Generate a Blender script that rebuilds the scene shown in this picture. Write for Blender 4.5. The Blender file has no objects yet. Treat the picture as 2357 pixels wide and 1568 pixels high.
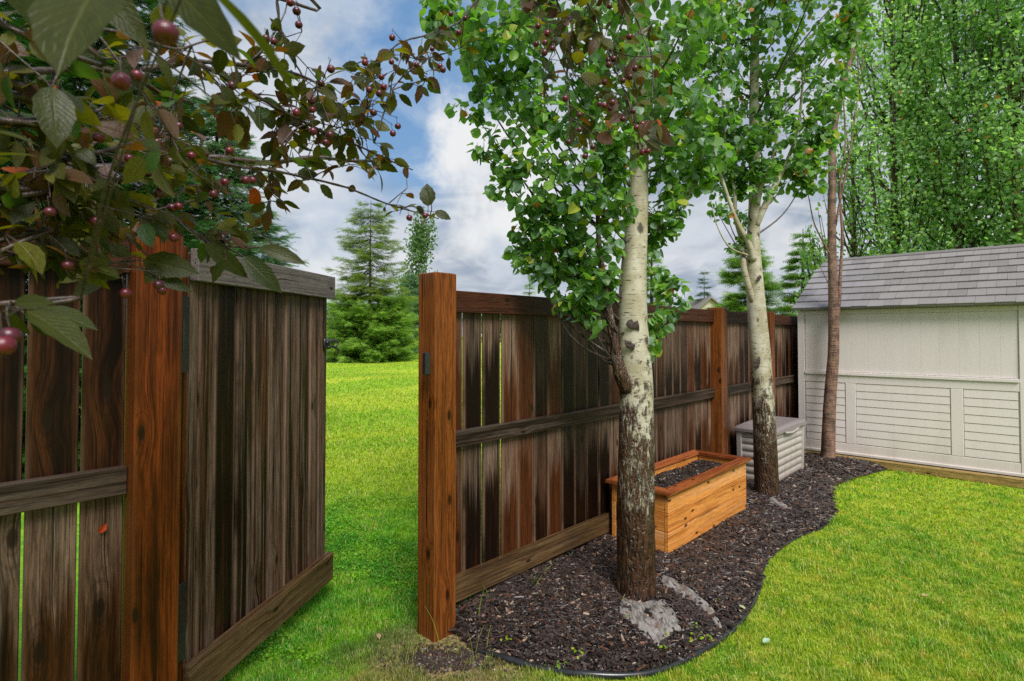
import bpy, math, random
import numpy as np
from mathutils import Vector
rng = np.random.default_rng(7)
random.seed(7)
C = bpy.context.scene.collection
sc = bpy.context.scene

# ------------------------------------------------------------------ camera
F_PX, CX, CY, HOR = 1303.0, 1178.0, 784.0, 770.0
PITCH = math.radians(1.3)
SY = -math.tan(PITCH) - (CY - HOR) * -1 / F_PX * -1      # horizon row sits at HOR
CAM = np.array([0.0, 0.0, 1.5])
cam = bpy.data.cameras.new("camera")
co = bpy.data.objects.new("camera", cam)
C.objects.link(co)
cam.sensor_width = 36.0
cam.lens = 36.0 * F_PX / 2356.0
cam.shift_y = SY * F_PX / 2356.0
co.location = CAM
co.rotation_euler = (math.pi / 2 + PITCH, 0, 0)
cam.clip_start = 0.02
cam.clip_end = 3000
cam.dof.use_dof = True
cam.dof.focus_distance = 2.6
cam.dof.aperture_fstop = 7.0
sc.camera = co

# ------------------------------------------------------------------ light
SUN_DIR = Vector((0.28, -0.80, 1.0)).normalized()       # towards the sun
sun = bpy.data.lights.new("sun", 'SUN')
sun.energy = 4.0
sun.angle = math.radians(28)
sun.color = (1.0, 0.965, 0.91)
so = bpy.data.objects.new("sun", sun)
C.objects.link(so)
so.rotation_euler = SUN_DIR.to_track_quat('Z', 'Y').to_euler()
sc.view_settings.view_transform = 'Standard'
sc.view_settings.look = 'None'
sc.view_settings.exposure = 0.35
sc.view_settings.gamma = 1.0
sc.cycles.max_bounces = 6
sc.cycles.transparent_max_bounces = 4
sc.cycles.use_denoising = False


# ------------------------------------------------------------------ node helper
class NT:
    def __init__(s, tree):
        s.t = tree
        s.t.nodes.clear()

    def n(s, typ, _out=0, props=None, **ins):
        nd = s.t.nodes.new(typ)
        for k, v in (props or {}).items():
            setattr(nd, k, v)
        for k, v in ins.items():
            key = int(k[1:]) if k[0] == '_' and k[1:].isdigit() else k.replace('_', ' ')
            s.put(nd.inputs[key], v)
        s.last = nd
        return nd.outputs[_out]

    def put(s, inp, v):
        if isinstance(v, bpy.types.NodeSocket):
            s.t.links.new(v, inp)
        elif v is not None:
            if inp.type == 'RGBA' and not isinstance(v, (int, float)) and len(v) == 3:
                v = (*v, 1.0)
            inp.default_value = v

    def m(s, op, a, b=0.0, c=0.0):
        nd = s.t.nodes.new('ShaderNodeMath'); nd.operation = op
        s.put(nd.inputs[0], a); s.put(nd.inputs[1], b); s.put(nd.inputs[2], c)
        return nd.outputs[0]

    def add(s, a, b): return s.m('ADD', a, b)
    def sub(s, a, b): return s.m('SUBTRACT', a, b)
    def mul(s, a, b): return s.m('MULTIPLY', a, b)

    def vm(s, op, a, b=None, scale=None):
        nd = s.t.nodes.new('ShaderNodeVectorMath'); nd.operation = op
        s.put(nd.inputs[0], a)
        if b is not None: s.put(nd.inputs[1], b)
        if scale is not None: s.put(nd.inputs['Scale'], scale)
        return nd.outputs[1] if op in ('DOT_PRODUCT', 'LENGTH', 'DISTANCE') else nd.outputs[0]

    def sep(s, v):
        nd = s.t.nodes.new('ShaderNodeSeparateXYZ'); s.put(nd.inputs[0], v)
        return nd.outputs[0], nd.outputs[1], nd.outputs[2]

    def comb(s, x=0.0, y=0.0, z=0.0):
        nd = s.t.nodes.new('ShaderNodeCombineXYZ')
        s.put(nd.inputs[0], x); s.put(nd.inputs[1], y); s.put(nd.inputs[2], z)
        return nd.outputs[0]

    def mix(s, f, a, b, blend='MIX'):
        nd = s.t.nodes.new('ShaderNodeMix'); nd.data_type = 'RGBA'; nd.blend_type = blend
        nd.clamp_factor = True
        s.put(nd.inputs[0], f); s.put(nd.inputs[6], a); s.put(nd.inputs[7], b)
        return nd.outputs[2]

    def ss(s, v, lo, hi, a=0.0, b=1.0):
        nd = s.t.nodes.new('ShaderNodeMapRange'); nd.interpolation_type = 'SMOOTHSTEP'
        s.put(nd.inputs[0], v); s.put(nd.inputs[1], lo); s.put(nd.inputs[2], hi)
        s.put(nd.inputs[3], a); s.put(nd.inputs[4], b)
        return nd.outputs[0]

    def noise(s, vec, scale=1.0, detail=3.0, rough=0.5, dist=0.0):
        return s.n('ShaderNodeTexNoise', Vector=vec, Scale=scale, Detail=detail, Roughness=rough, Distortion=dist)

    def vor(s, vec, scale=1.0, rnd=1.0, dim='3D'):
        nd = s.t.nodes.new('ShaderNodeTexVoronoi'); nd.voronoi_dimensions = dim
        s.put(nd.inputs['Vector'], vec); s.put(nd.inputs['Scale'], scale); s.put(nd.inputs['Randomness'], rnd)
        return nd.outputs['Distance'], nd.outputs['Color']

    def attr(s, name, kind='Fac'):
        nd = s.t.nodes.new('ShaderNodeAttribute'); nd.attribute_name = name
        return nd.outputs[kind]

    def pos(s):
        return s.t.nodes.new('ShaderNodeNewGeometry').outputs['Position']

    def bump(s, h, strength=0.5, dist=0.01):
        return s.n('ShaderNodeBump', Strength=strength, Distance=dist, Height=h)

    def pr(s, col, rough=0.6, bump=None, spec=0.5, metal=0.0, coat=0.0):
        nd = s.t.nodes.new('ShaderNodeBsdfPrincipled')
        s.put(nd.inputs['Base Color'], col); s.put(nd.inputs['Roughness'], rough)
        s.put(nd.inputs['Specular IOR Level'], spec); s.put(nd.inputs['Metallic'], metal)
        s.put(nd.inputs['Coat Weight'], coat); s.put(nd.inputs['Coat Roughness'], 0.15)
        if bump is not None: s.put(nd.inputs['Normal'], bump)
        return nd.outputs[0]

    def out(s, sh):
        o = s.t.nodes.new('ShaderNodeOutputMaterial')
        s.t.links.new(sh, o.inputs[0])


def mat(name):
    m = bpy.data.materials.new(name)
    m.use_nodes = True
    return m, NT(m.node_tree)


# ------------------------------------------------------------------ pixel -> world (measurements only)
def ray(px, py):
    xs = (px - CX) / F_PX
    ys = (CY - py) / F_PX + SY
    c, s = math.cos(PITCH), math.sin(PITCH)
    return np.array([xs, c - s * ys, s + c * ys])


def P(px, py, Y):
    d = ray(px, py)
    return CAM + d * (Y / d[1])


def G(px, py, z=0.0):
    d = ray(px, py)
    return CAM + d * ((z - CAM[2]) / d[2])


# ------------------------------------------------------------------ world
w = bpy.data.worlds.new("World")
sc.world = w
w.use_nodes = True
n = NT(w.node_tree)
sky = n.n('ShaderNodeTexSky', props=dict(sky_type='NISHITA', sun_disc=False,
          sun_elevation=math.asin(SUN_DIR.z), sun_rotation=math.atan2(SUN_DIR.x, SUN_DIR.y),
          air_density=1.3, dust_density=0.6, ozone_density=2.0))
D = n.n('ShaderNodeTexCoord')
D = n.vm('NORMALIZE', D)
dx, dy, dz = n.sep(D)
pl = n.m('MAXIMUM', dz, 0.0)
pl = n.add(pl, 0.22)
cl = n.comb(n.m('DIVIDE', dx, pl), n.m('DIVIDE', dy, pl), 0.0)
warp = n.n('ShaderNodeTexNoise', 1, Vector=cl, Scale=1.3, Detail=2.0)
clw = n.vm('ADD', cl, n.vm('SCALE', n.vm('SUBTRACT', warp, (0.5, 0.5, 0.5)), scale=0.7))
big = n.noise(n.vm('ADD', clw, (4.3, 1.7, 0)), 1.5, 6, 0.55)
fine = n.noise(n.vm('ADD', clw, (9.1, 3.3, 0)), 3.2, 8, 0.6)
edge = n.noise(D, 7.0, 7, 0.6)
edge2 = n.noise(D, 3.0, 3, 0.5)


def dirmask(px, py, r, soft, wob):
    d = ray(px, py); d = d / np.linalg.norm(d)
    ang = n.vm('DISTANCE', D, tuple(d))
    ang = n.add(ang, n.mul(n.sub(edge, 0.5), wob))
    return n.ss(ang, r - soft, r + soft, 1.0, 0.0)


grey = n.mix(n.ss(big, 0.36, 0.62), (3.1, 3.8, 4.8, 1), (6.2, 6.6, 7.2, 1))
grey = n.mix(n.mul(n.ss(fine, 0.48, 0.66), 0.5), grey, (8.2, 8.3, 8.4, 1))
skyb = n.mix(0.55, n.vm('SCALE', sky, scale=0.9), (1.9, 4.0, 7.4, 1))
skyb = n.mix(n.mul(n.ss(fine, 0.45, 0.7), 0.5), skyb, (6.0, 6.8, 7.6, 1))
bl = n.m('MAXIMUM', dirmask(1000, 190, 0.16, 0.07, 0.28), dirmask(960, 330, 0.10, 0.06, 0.2))
bl = n.m('MAXIMUM', bl, n.mul(dirmask(2000, -500, 0.25, 0.1, 0.4), 0.8))
bl = n.m('MAXIMUM', bl, n.mul(dirmask(640, -100, 0.1, 0.08, 0.3), 0.7))
bl = n.m('MAXIMUM', bl, n.mul(dirmask(760, 560, 0.05, 0.05, 0.2), 0.5))
colr = n.mix(bl, grey, skyb)
cum = n.m('MAXIMUM', dirmask(1150, 370, 0.10, 0.034, 0.26), dirmask(1190, 530, 0.08, 0.034, 0.22))
cum = n.m('MAXIMUM', cum, n.mul(dirmask(770, 590, 0.06, 0.03, 0.16), 0.8))
cum = n.m('MAXIMUM', cum, n.mul(dirmask(1800, 560, 0.05, 0.03, 0.2), 0.6))
# soft grey undersides of the cumulus: its own billow pattern
cumc = n.mix(n.ss(n.noise(n.vm('ADD', D, (0.3, 1.1, 5.0)), 6.5, 6, 0.55), 0.36, 0.6), (5.2, 5.9, 6.8, 1), (8.2, 8.3, 8.4, 1))
colr = n.mix(cum, colr, cumc)
bg = n.n('ShaderNodeBackground', Color=colr, Strength=0.082)
o = n.t.nodes.new('ShaderNodeOutputWorld'); n.t.links.new(bg, o.inputs[0])


# ------------------------------------------------------------------ mesh builders
def world_loc(o):
    v = np.zeros(3)
    while o is not None:
        v += np.array(o.location); o = o.parent
    return v


class MB:
    def merge(s, o, mi=0):
        base = s.nv
        for V, L, T, w_, r_, m_ in zip(o.V, o.L, o.T, o.wc, o.rn, o.mi):
            s.V.append(V); s.L.append(L + base); s.T.append(T); s.wc.append(w_); s.rn.append(r_); s.mi.append(m_ * 0 + mi)
        s.nv += o.nv; s.ed += o.ed
        return s

    def __init__(s):
        s.V, s.L, s.T, s.wc, s.rn, s.mi, s.nv, s.ed = [], [], [], [], [], [], 0, []

    def add(s, V, L, T, wc=None, rnd=0.0, mi=0, ed=None):
        V = np.asarray(V, float).reshape(-1, 3)
        s.ed.append(np.zeros(len(V)) if ed is None else np.asarray(ed, float))
        s.V.append(V); s.L.append(np.asarray(L, int) + s.nv); s.T.append(np.asarray(T, int))
        s.wc.append(np.zeros((len(V), 3)) if wc is None else np.asarray(wc, float).reshape(-1, 3))
        s.rn.append(np.full(len(V), rnd) if np.isscalar(rnd) else np.asarray(rnd, float))
        s.mi.append(np.full(len(T), mi, int))
        s.nv += len(V)
        return s

    def faces(s, V, faces, **k):
        L = [i for f in faces for i in f]
        return s.add(V, L, [len(f) for f in faces], **k)

    def build(s, name, mats, parent=None, smooth=False, kind=None):
        V = np.concatenate(s.V); L = np.concatenate(s.L); T = np.concatenate(s.T)
        if parent is not None: V = V - world_loc(parent)
        me = bpy.data.meshes.new(name)
        me.vertices.add(len(V)); me.vertices.foreach_set('co', V.astype(np.float32).ravel())
        me.loops.add(len(L)); me.loops.foreach_set('vertex_index', L.astype(np.int32))
        me.polygons.add(len(T))
        st = np.concatenate([[0], np.cumsum(T)[:-1]])
        me.polygons.foreach_set('loop_start', st.astype(np.int32))
        me.polygons.foreach_set('material_index', np.concatenate(s.mi).astype(np.int32))
        a = me.attributes.new('wc', 'FLOAT_VECTOR', 'POINT')
        a.data.foreach_set('vector', np.concatenate(s.wc).astype(np.float32).ravel())
        a = me.attributes.new('rnd', 'FLOAT', 'POINT')
        a.data.foreach_set('value', np.concatenate(s.rn).astype(np.float32))
        ed = np.concatenate(s.ed)
        if ed.any():
            a = me.attributes.new('edge', 'FLOAT', 'POINT'); a.data.foreach_set('value', ed.astype(np.float32))
        me.polygons.foreach_set('use_smooth', np.full(len(T), bool(smooth)))
        me.update(calc_edges=True)
        for m_ in (mats if isinstance(mats, (list, tuple)) else [mats]): me.materials.append(m_)
        ob = bpy.data.objects.new(name, me)
        C.objects.link(ob)
        if parent is not None: ob.parent = parent
        if kind: ob['kind'] = kind
        return ob


def unit(v):
    v = np.asarray(v, float)
    return v / (np.linalg.norm(v, axis=-1, keepdims=True) + 1e-12)


Zv = np.array([0, 0, 1.0])


def board(mb, base, A, T, L, wa, wt, l0, l1, c=0.004, rnd=None, mi=0, l1b=None, wob=0.0):
    """chamfered board: section wa (along A) x wt (along T) centred on base, run along L from l0 to l1"""
    if rnd is None: rnd = rng.random()
    a, t = wa / 2, wt / 2
    e = min(.014, a * .3)
    sec = [(-a + c, -t), (-a + c + e, -t), (a - c - e, -t), (a - c, -t), (a, -t + c), (a, t - c), (a - c, t), (a - c - e, t), (-a + c + e, t), (-a + c, t), (-a, t - c), (-a, -t + c)]
    ef = [1, 0, 0, 1, 1, 1, 1, 0, 0, 1, 1, 1]
    K = 12
    V, W, E = [], [], []
    for k, l in enumerate([l0, l0 + c, l1 - c, l1]):
        f = (1 - c / max(a, .001)) if k in (0, 3) else 1
        g = (1 - c / max(t, .001)) if k in (0, 3) else 1
        for (x, y), q in zip(sec, ef):
            V.append(np.asarray(base) + A * x * f + T * y * g + L * l)
            W.append((x, y, l)); E.append(q)
    fs = [tuple(range(K - 1, -1, -1)), tuple(range(3 * K, 4 * K))]
    for r in range(3):
        for i in range(K):
            j = (i + 1) % K
            fs.append((r * K + i, r * K + j, r * K + K + j, r * K + K + i))
    if np.dot(np.cross(A, T), L) < 0: fs = [f[::-1] for f in fs]
    mb.faces(V, fs, wc=W, rnd=rnd, mi=mi, ed=E)


def tube(mb, path, radii, seg=8, rnd=None, cap=True, disp=None, mi=0):
    path = np.asarray(path, float); k = len(path)
    radii = np.broadcast_to(np.asarray(radii, float), (k,))
    if rnd is None: rnd = rng.random()
    tan = unit(np.gradient(path, axis=0))
    ref = np.array([1.0, 0.03, 0.02]) if abs(tan[0][0]) < .9 else np.array([0.02, 1.0, 0.03])
    V, W = [], []
    ln = np.concatenate([[0], np.cumsum(np.linalg.norm(np.diff(path, axis=0), axis=1))])
    ang = np.linspace(0, 2 * math.pi, seg, endpoint=False)
    u = unit(np.cross(tan[0], ref))
    for i in range(k):
        u = unit(u - tan[i] * np.dot(u, tan[i])); v = np.cross(tan[i], u)
        r = radii[i] * (disp(ang, ln[i], i) if disp else 1.0)
        V.append(path[i] + np.outer(np.cos(ang) * r, u) + np.outer(np.sin(ang) * r, v))
        W.append(np.stack([ang * radii[i], np.zeros(seg), np.full(seg, ln[i])], 1))
    V = np.concatenate(V); W = np.concatenate(W)
    i, j = np.meshgrid(np.arange(k - 1), np.arange(seg), indexing='ij')
    jn = (j + 1) % seg
    L = np.stack([i * seg + j, i * seg + jn, (i + 1) * seg + jn, (i + 1) * seg + j], -1).reshape(-1)
    T = np.full((k - 1) * seg, 4)
    if cap:
        L = np.concatenate([L, np.arange(seg)[::-1], np.arange(seg) + (k - 1) * seg]); T = np.concatenate([T, [seg, seg]])
    mb.add(V, L, T, wc=W, rnd=rnd, mi=mi)


def spline(pts, n_):
    """Catmull-Rom through pts"""
    p = np.asarray(pts, float)
    if len(p) == 2: return p[0] + (p[1] - p[0]) * np.linspace(0, 1, n_)[:, None]
    q = np.vstack([2 * p[0] - p[1], p, 2 * p[-1] - p[-2]])
    t = np.linspace(0, len(p) - 1 - 1e-9, n_); i = t.astype(int); f = (t - i)[:, None]
    a, b, c, d = q[i], q[i + 1], q[i + 2], q[i + 3]
    return 0.5 * (2 * b + (c - a) * f + (2 * a - 5 * b + 4 * c - d) * f ** 2 + (3 * b - a - 3 * c + d) * f ** 3)


def leaf_tmpl(nseg=5, width=0.5, peak=0.45, fold=0.12, droop=0.15, tip=1.0, serr=0.0, petiole=0.0):
    """unit leaf along +y, face up +z"""
    t = np.linspace(0, 1, nseg + 1)
    wv = np.sin(math.pi * t ** (math.log(.5) / math.log(peak))) ** tip * width / 2
    wv[0] = 0; wv[-1] = 0
    V, U = [], []
    for i, a in enumerate(t):
        z = -droop * a * a
        s_ = 1 + (serr if i % 2 else -serr)
        V.append((0, a + petiole, z)); U.append((0, a, 0))
        if 0 < i < nseg:
            V.append((-wv[i] * s_, a + petiole - .02, z + fold * wv[i] * 2)); U.append((-1, a, 0))
            V.append((wv[i] * s_, a + petiole - .02, z + fold * wv[i] * 2)); U.append((1, a, 0))
    fs = []
    def mid(i): return 0 if i == 0 else 1 + 3 * (i - 1)
    for i in range(nseg):
        a, b = mid(i), mid(i + 1)
        if i == 0: fs += [(a, b, b + 1), (a, b + 2, b)]
        elif i == nseg - 1: fs += [(a, b, a + 1), (a, a + 2, b)]
        else: fs += [(a, b, b + 1, a + 1), (a, a + 2, b + 2, b)]
    return np.array(V, float), fs, np.array(U, float)


def frame(tipd, nrm):
    y = unit(tipd); x = unit(np.cross(y, nrm)); z = np.cross(x, y)
    return np.stack([x, y, z], axis=-1)            # columns


def scatter(mb, tmpl, pos, R, scale, rnd, mi=0):
    V, fs, U = tmpl
    N = len(pos)
    if N == 0: return
    sc_ = np.asarray(scale, float)
    if sc_.ndim == 1: sc_ = sc_[:, None]
    W = np.einsum('nij,nkj->nki', R, V[None] * (sc_[:, None, :] if sc_.shape[1] == 3 else sc_[:, :, None])) + pos[:, None, :]
    L = np.array([i for f in fs for i in f]); T = np.array([len(f) for f in fs])
    off = (np.arange(N) * len(V))[:, None]
    mb.add(W.reshape(-1, 3), (L[None] + off).ravel(), np.tile(T, N), wc=np.tile(U, (N, 1)), rnd=np.repeat(rnd, len(V)), mi=mi)


def rv(n_): return unit(rng.normal(size=(n_, 3)))


def tag(o, label=None, cat=None, group=None, kind=None):
    if label: o['label'] = label
    if cat: o['category'] = cat
    if group: o['group'] = group
    if kind: o['kind'] = kind
    return o


def thing(name, loc, label, cat, group=None):
    o = bpy.data.objects.new(name, None); C.objects.link(o)
    o.location = tuple(float(v) for v in loc); o.empty_display_size = 0.2
    return tag(o, label, cat, group)


# ------------------------------------------------------------------ materials
def wood(name, dark, mid, pale, pale_amt=1.0, rails=(), bias=0.0, rough=(0.42, 0.65), wear=0.0, knots=0.72, dl=(0.08, 0.22), ks=1.0, pbw=0.34, edge=0.0, fk=0.75):
    m_, n = mat(name)
    wc = n.attr('wc', 'Vector'); r = n.attr('rnd')
    a, t, l = n.sep(wc)
    off = n.mul(r, 37.0)
    # knots
    kd, kc = n.vor(n.comb(n.add(n.mul(n.add(a, t), 9.0 * ks), off), n.add(n.mul(l, 3.6 * ks), n.mul(off, 1.37)), 0.0), 1.0, 0.9, '2D')
    kr, kg, kb = n.sep(kc)
    on = n.m('GREATER_THAN', kr, knots)
    kn = n.mul(on, n.ss(kd, 0.05, 0.11, 1.0, 0.0))
    halo = n.mul(on, n.ss(kd, 0.07, 0.42, 1.0, 0.0))
    wv = n.noise(n.comb(n.add(n.mul(a, 5.0), off), off, n.mul(l, 1.6)), 1.0, 2)
    aw = n.add(a, n.add(n.mul(halo, n.mul(n.sub(kg, 0.5), 0.06)), n.mul(n.sub(wv, 0.5), 0.014)))
    fib = n.noise(n.comb(n.add(n.mul(aw, 150.0), off), n.mul(t, 110.0), n.add(n.mul(l, 3.0), off)), 1.0, 4, 0.65)
    ring = n.noise(n.comb(n.add(n.mul(aw, 42.0), off), n.mul(t, 30.0), n.add(n.mul(l, 0.8), off)), 1.0, 3, 0.55)
    kring = n.mul(halo, n.m('SINE', n.mul(kd, 70.0)))
    streak = n.noise(n.comb(n.add(n.mul(a, 16.0), off), off, n.add(n.mul(l, 0.9), off)), 1.0, 4, 0.6)
    blot = n.noise(n.comb(n.add(n.mul(a, 7.0), n.mul(off, 1.7)), off, n.add(n.mul(l, 2.2), off)), 1.0, 5, 0.6)
    s2 = n.noise(n.comb(n.add(n.mul(aw, 62.0), off), n.mul(t, 40.0), n.add(n.mul(l, 1.3), off)), 1.0, 4, 0.6)
    s3 = n.noise(n.comb(n.add(n.mul(aw, 30.0), n.mul(off, 2.3)), n.mul(t, 20.0), n.add(n.mul(l, 0.55), off)), 1.0, 5, 0.65)
    pb = n.sub(n.m('FRACT', n.mul(r, 5.37)), 0.5)
    grit = n.noise(n.comb(n.add(n.mul(a, 170.0), off), n.mul(t, 150.0), n.add(n.mul(l, 16.0), off)), 1.0, 3, 0.7)
    f = n.ss(n.add(n.add(n.add(n.mul(streak, 0.45), n.mul(s2, 0.35)), n.mul(blot, 0.2)), n.add(n.mul(pb, pbw), bias)), 0.40, 0.60)
    col = n.mix(f, (*dark, 1), (*mid, 1))
    col = n.mix(n.mul(n.ss(ring, 0.51, 0.57), 0.6), col, n.mix(0.6, col, (*dark, 1)))
    z = n.sep(n.pos())[2]
    dry = n.mul(n.ss(n.add(n.add(n.mul(s3, 0.6), n.mul(s2, 0.4)), n.mul(pb, 0.16)), 0.53 - wear * .14, 0.66 - wear * .14), min(1.0, wear * 1.5))
    jag = n.noise(n.comb(n.add(n.mul(a, 34.0), off), off, n.mul(l, 0.5)), 1.0, 5, 0.75)
    for zr in rails:
        d = n.sub(zr, z)
        Lr = n.add(dl[0], n.add(n.mul(n.ss(jag, 0.34, 0.7), dl[1]), n.mul(n.m('FRACT', n.mul(r, 7.7)), 0.3)))
        k = n.mul(n.ss(n.sub(d, Lr), -0.16, 0.06, 1.0, 0.0), n.m('GREATER_THAN', d, 0.0))
        k = n.mul(k, n.ss(n.m('FRACT', n.mul(r, 3.31)), 0.05, 0.5, 0.3, 1.0))
        dry = n.m('MAXIMUM', dry, n.mul(k, n.ss(s2, 0.36, 0.56, 0.45, 1.0)))
    dry = n.mul(dry, n.ss(fib, 0.3, 0.5, 0.6, 1.0))
    palec = n.mix(n.ss(blot, 0.4, 0.65), (*pale, 1), tuple(0.5 * p + 0.5 * q for p, q in zip(pale, mid)) + (1,))
    col = n.mix(n.mul(dry, pale_amt), col, palec)
    col = n.mix(n.mul(n.ss(fib, 0.52, 0.60), fk), col, n.mix(0.75, col, (0.004, 0.002, 0.001, 1)))
    col = n.mix(n.mul(n.ss(grit, 0.46, 0.66), fk * .73), col, n.mix(0.7, col, (0.004, 0.002, 0.001, 1)))
    col = n.mix(n.mul(n.ss(grit, 0.44, 0.30), 0.30), col, n.vm('SCALE', col, scale=1.9))
    if edge:
        eg = n.m('POWER', n.attr('edge'), 1.6)
        eg = n.mul(eg, n.ss(n.noise(n.comb(off, n.mul(a, 2.0), n.add(n.mul(l, 2.2), off)), 1.0, 4, 0.6), 0.3, 0.62))
        col = n.mix(n.mul(eg, edge), col, n.mix(0.45, (*mid, 1), (*pale, 1)))
    crk = n.noise(n.comb(n.add(n.mul(aw, 95.0), n.mul(off, 3.1)), n.mul(t, 60.0), n.mul(l, 0.9)), 1.0, 2, 0.5)
    col = n.mix(n.mul(n.ss(crk, 0.63, 0.69), 0.85), col, (0.006, 0.003, 0.002, 1))
    col = n.mix(n.mul(n.ss(kring, 0.0, 1.0), 0.45), col, n.mix(0.7, col, (*dark, 1)))
    col = n.mix(n.mul(kn, 0.9), col, (0.012, 0.006, 0.003, 1))
    h = n.sub(n.sub(n.mul(ring, 0.5), n.mul(fib, 0.6)), n.mul(kn, 0.5))
    rg = n.add(n.mul(dry, rough[1] - rough[0]), n.add(rough[0], n.mul(n.sub(fib, .5), .25)))
    n.out(n.pr(col, rg, n.bump(h, 0.55, 0.004), spec=0.14))
    return m_


M = {}
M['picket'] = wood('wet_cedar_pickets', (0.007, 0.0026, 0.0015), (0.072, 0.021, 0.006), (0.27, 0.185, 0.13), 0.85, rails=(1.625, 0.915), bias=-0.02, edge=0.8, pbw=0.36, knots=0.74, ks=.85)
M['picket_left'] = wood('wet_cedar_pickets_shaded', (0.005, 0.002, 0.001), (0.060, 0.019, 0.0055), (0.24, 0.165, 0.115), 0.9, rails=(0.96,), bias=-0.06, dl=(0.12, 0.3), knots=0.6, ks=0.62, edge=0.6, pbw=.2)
M['gate_picket'] = wood('grey_gate_pickets', (0.009, 0.004, 0.0024), (0.085, 0.033, 0.013), (0.26, 0.19, 0.145), 0.85, bias=-0.01, wear=0.45, edge=0.8, pbw=0.16, knots=0.78, ks=.9)
M['post'] = wood('stained_cedar_post', (0.040, 0.011, 0.0035), (0.21, 0.062, 0.012), (0.27, 0.12, 0.05), 0.5, bias=0.03, rough=(0.3, 0.5), knots=0.66, ks=.8, pbw=.1, edge=.3)
M['post_red'] = wood('red_stained_cedar_post', (0.020, 0.005, 0.0018), (0.155, 0.034, 0.0055), (0.27, 0.1, 0.03), 0.5, bias=0.03, rough=(0.3, 0.5), knots=0.66, ks=.8, pbw=.1, edge=.4)
M['rail'] = wood('weathered_rail', (0.012, 0.007, 0.005), (0.05, 0.027, 0.017), (0.17, 0.135, 0.11), 0.75, pbw=.12, edge=.5, wear=0.34, bias=0.0)
M['rail_dark'] = wood('dark_top_rail', (0.010, 0.005, 0.004), (0.06, 0.02, 0.010), (0.14, 0.07, 0.05), 0.6, wear=0.15)
M['rail_grey'] = wood('grey_gate_rail', (0.055, 0.045, 0.042), (0.14, 0.118, 0.11), (0.22, 0.195, 0.185), 0.7, wear=0.4, bias=0.1, pbw=.05, fk=.5)
M['rail_low'] = wood('mossy_bottom_rail', (0.035, 0.018, 0.008), (0.13, 0.073, 0.03), (0.24, 0.18, 0.115), 0.6, wear=0.36, bias=0.05, pbw=.08, fk=.55)
M['planter'] = wood('fresh_cedar_planter', (0.38, 0.115, 0.02), (0.66, 0.27, 0.06), (0.80, 0.56, 0.38), 0.7, wear=0.26, fk=.38, pbw=.2, bias=0.1, rough=(0.35, 0.5), knots=0.62)
M['planter_rim'] = wood('stained_planter_rim', (0.16, 0.035, 0.012), (0.36, 0.10, 0.03), (0.46, 0.2, 0.09), 0.5, wear=0.2, bias=0.05, rough=(0.28, 0.4))
M['timber'] = wood('treated_timber', (0.16, 0.10, 0.03), (0.34, 0.23, 0.08), (0.48, 0.38, 0.2), 0.6, wear=0.3, bias=0.1)


def simple(name, col, rough=0.6, nscale=30.0, var=0.12, bump=0.1, bdist=0.002, spec=0.5, metal=0.0, dirt=None):
    m_, n = mat(name)
    p = n.pos()
    v = n.noise(p, nscale, 4, 0.6)
    c = n.mix(n.ss(v, 0.3, 0.7), tuple(x * (1 - var) for x in col) + (1,), tuple(min(1, x * (1 + var)) for x in col) + (1,))
    if dirt:
        z = n.sep(p)[2]
        dn = n.noise(n.vm('MULTIPLY', p, (9.0, 9.0, 1.2)), 1.0, 5, 0.65)
        fd = n.mul(n.ss(n.sub(z, n.mul(dn, 0.6)), -0.35, 0.25, 1.0, 0.0), 0.55)
        fd = n.add(fd, n.mul(n.ss(dn, 0.48, 0.75), 0.22))
        c = n.mix(fd, c, (*dirt, 1))
    n.out(n.pr(c, rough, n.bump(v, bump, bdist), spec=spec, metal=metal))
    return m_


M['metal'] = simple('black_metal', (0.015, 0.015, 0.017), 0.3, 60, 0.3, spec=0.6)
M['shed_wall'] = simple('off_white_resin', (0.72, 0.655, 0.64), 0.5, 90, 0.03, 0.15, 0.001, dirt=(0.50, 0.45, 0.39))
M['box_body'] = simple('taupe_resin', (0.38, 0.345, 0.32), 0.45, 120, 0.06, 0.25, 0.001, dirt=(0.25, 0.2, 0.16))
M['box_lid'] = simple('dark_taupe_resin', (0.20, 0.17, 0.175), 0.3, 120, 0.08, 0.25, 0.001)
M['nail'] = simple('galvanised_nail', (0.05, 0.045, 0.042), 0.4, 60, 0.3, spec=0.6)
M['hose'] = simple('black_edging', (0.018, 0.019, 0.022), 0.25, 20, 0.3)
M['house_wall'] = simple('beige_siding', (0.45, 0.40, 0.36), 0.8)
M['house_roof'] = simple('grey_shingle', (0.18, 0.16, 0.16), 0.8)
M['white'] = simple('white_trim', (0.7, 0.7, 0.7), 0.6)
M['glass'] = simple('dark_glass', (0.12, 0.14, 0.17), 0.1)
M['soil'] = simple('wet_potting_soil', (0.022, 0.014, 0.010), 0.6, 60, 0.6, 1.0, 0.01)

# shed roof tiles
m_, n = mat('resin_roof_tile')
r = n.attr('rnd'); a, t, l = n.sep(n.attr('wc', 'Vector'))
gr = n.noise(n.comb(n.mul(a, 60.0), n.mul(r, 9.0), n.mul(l, 4.0)), 1.0, 3)
c = n.mix(r, (0.165, 0.15, 0.155, 1), (0.24, 0.222, 0.228, 1))
c = n.mix(n.mul(gr, 0.35), c, (0.3, 0.27, 0.28, 1))
n.out(n.pr(c, n.add(0.28, n.mul(gr, .15)), n.bump(gr, 0.25, 0.002)))
M['roof'] = m_


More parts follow.
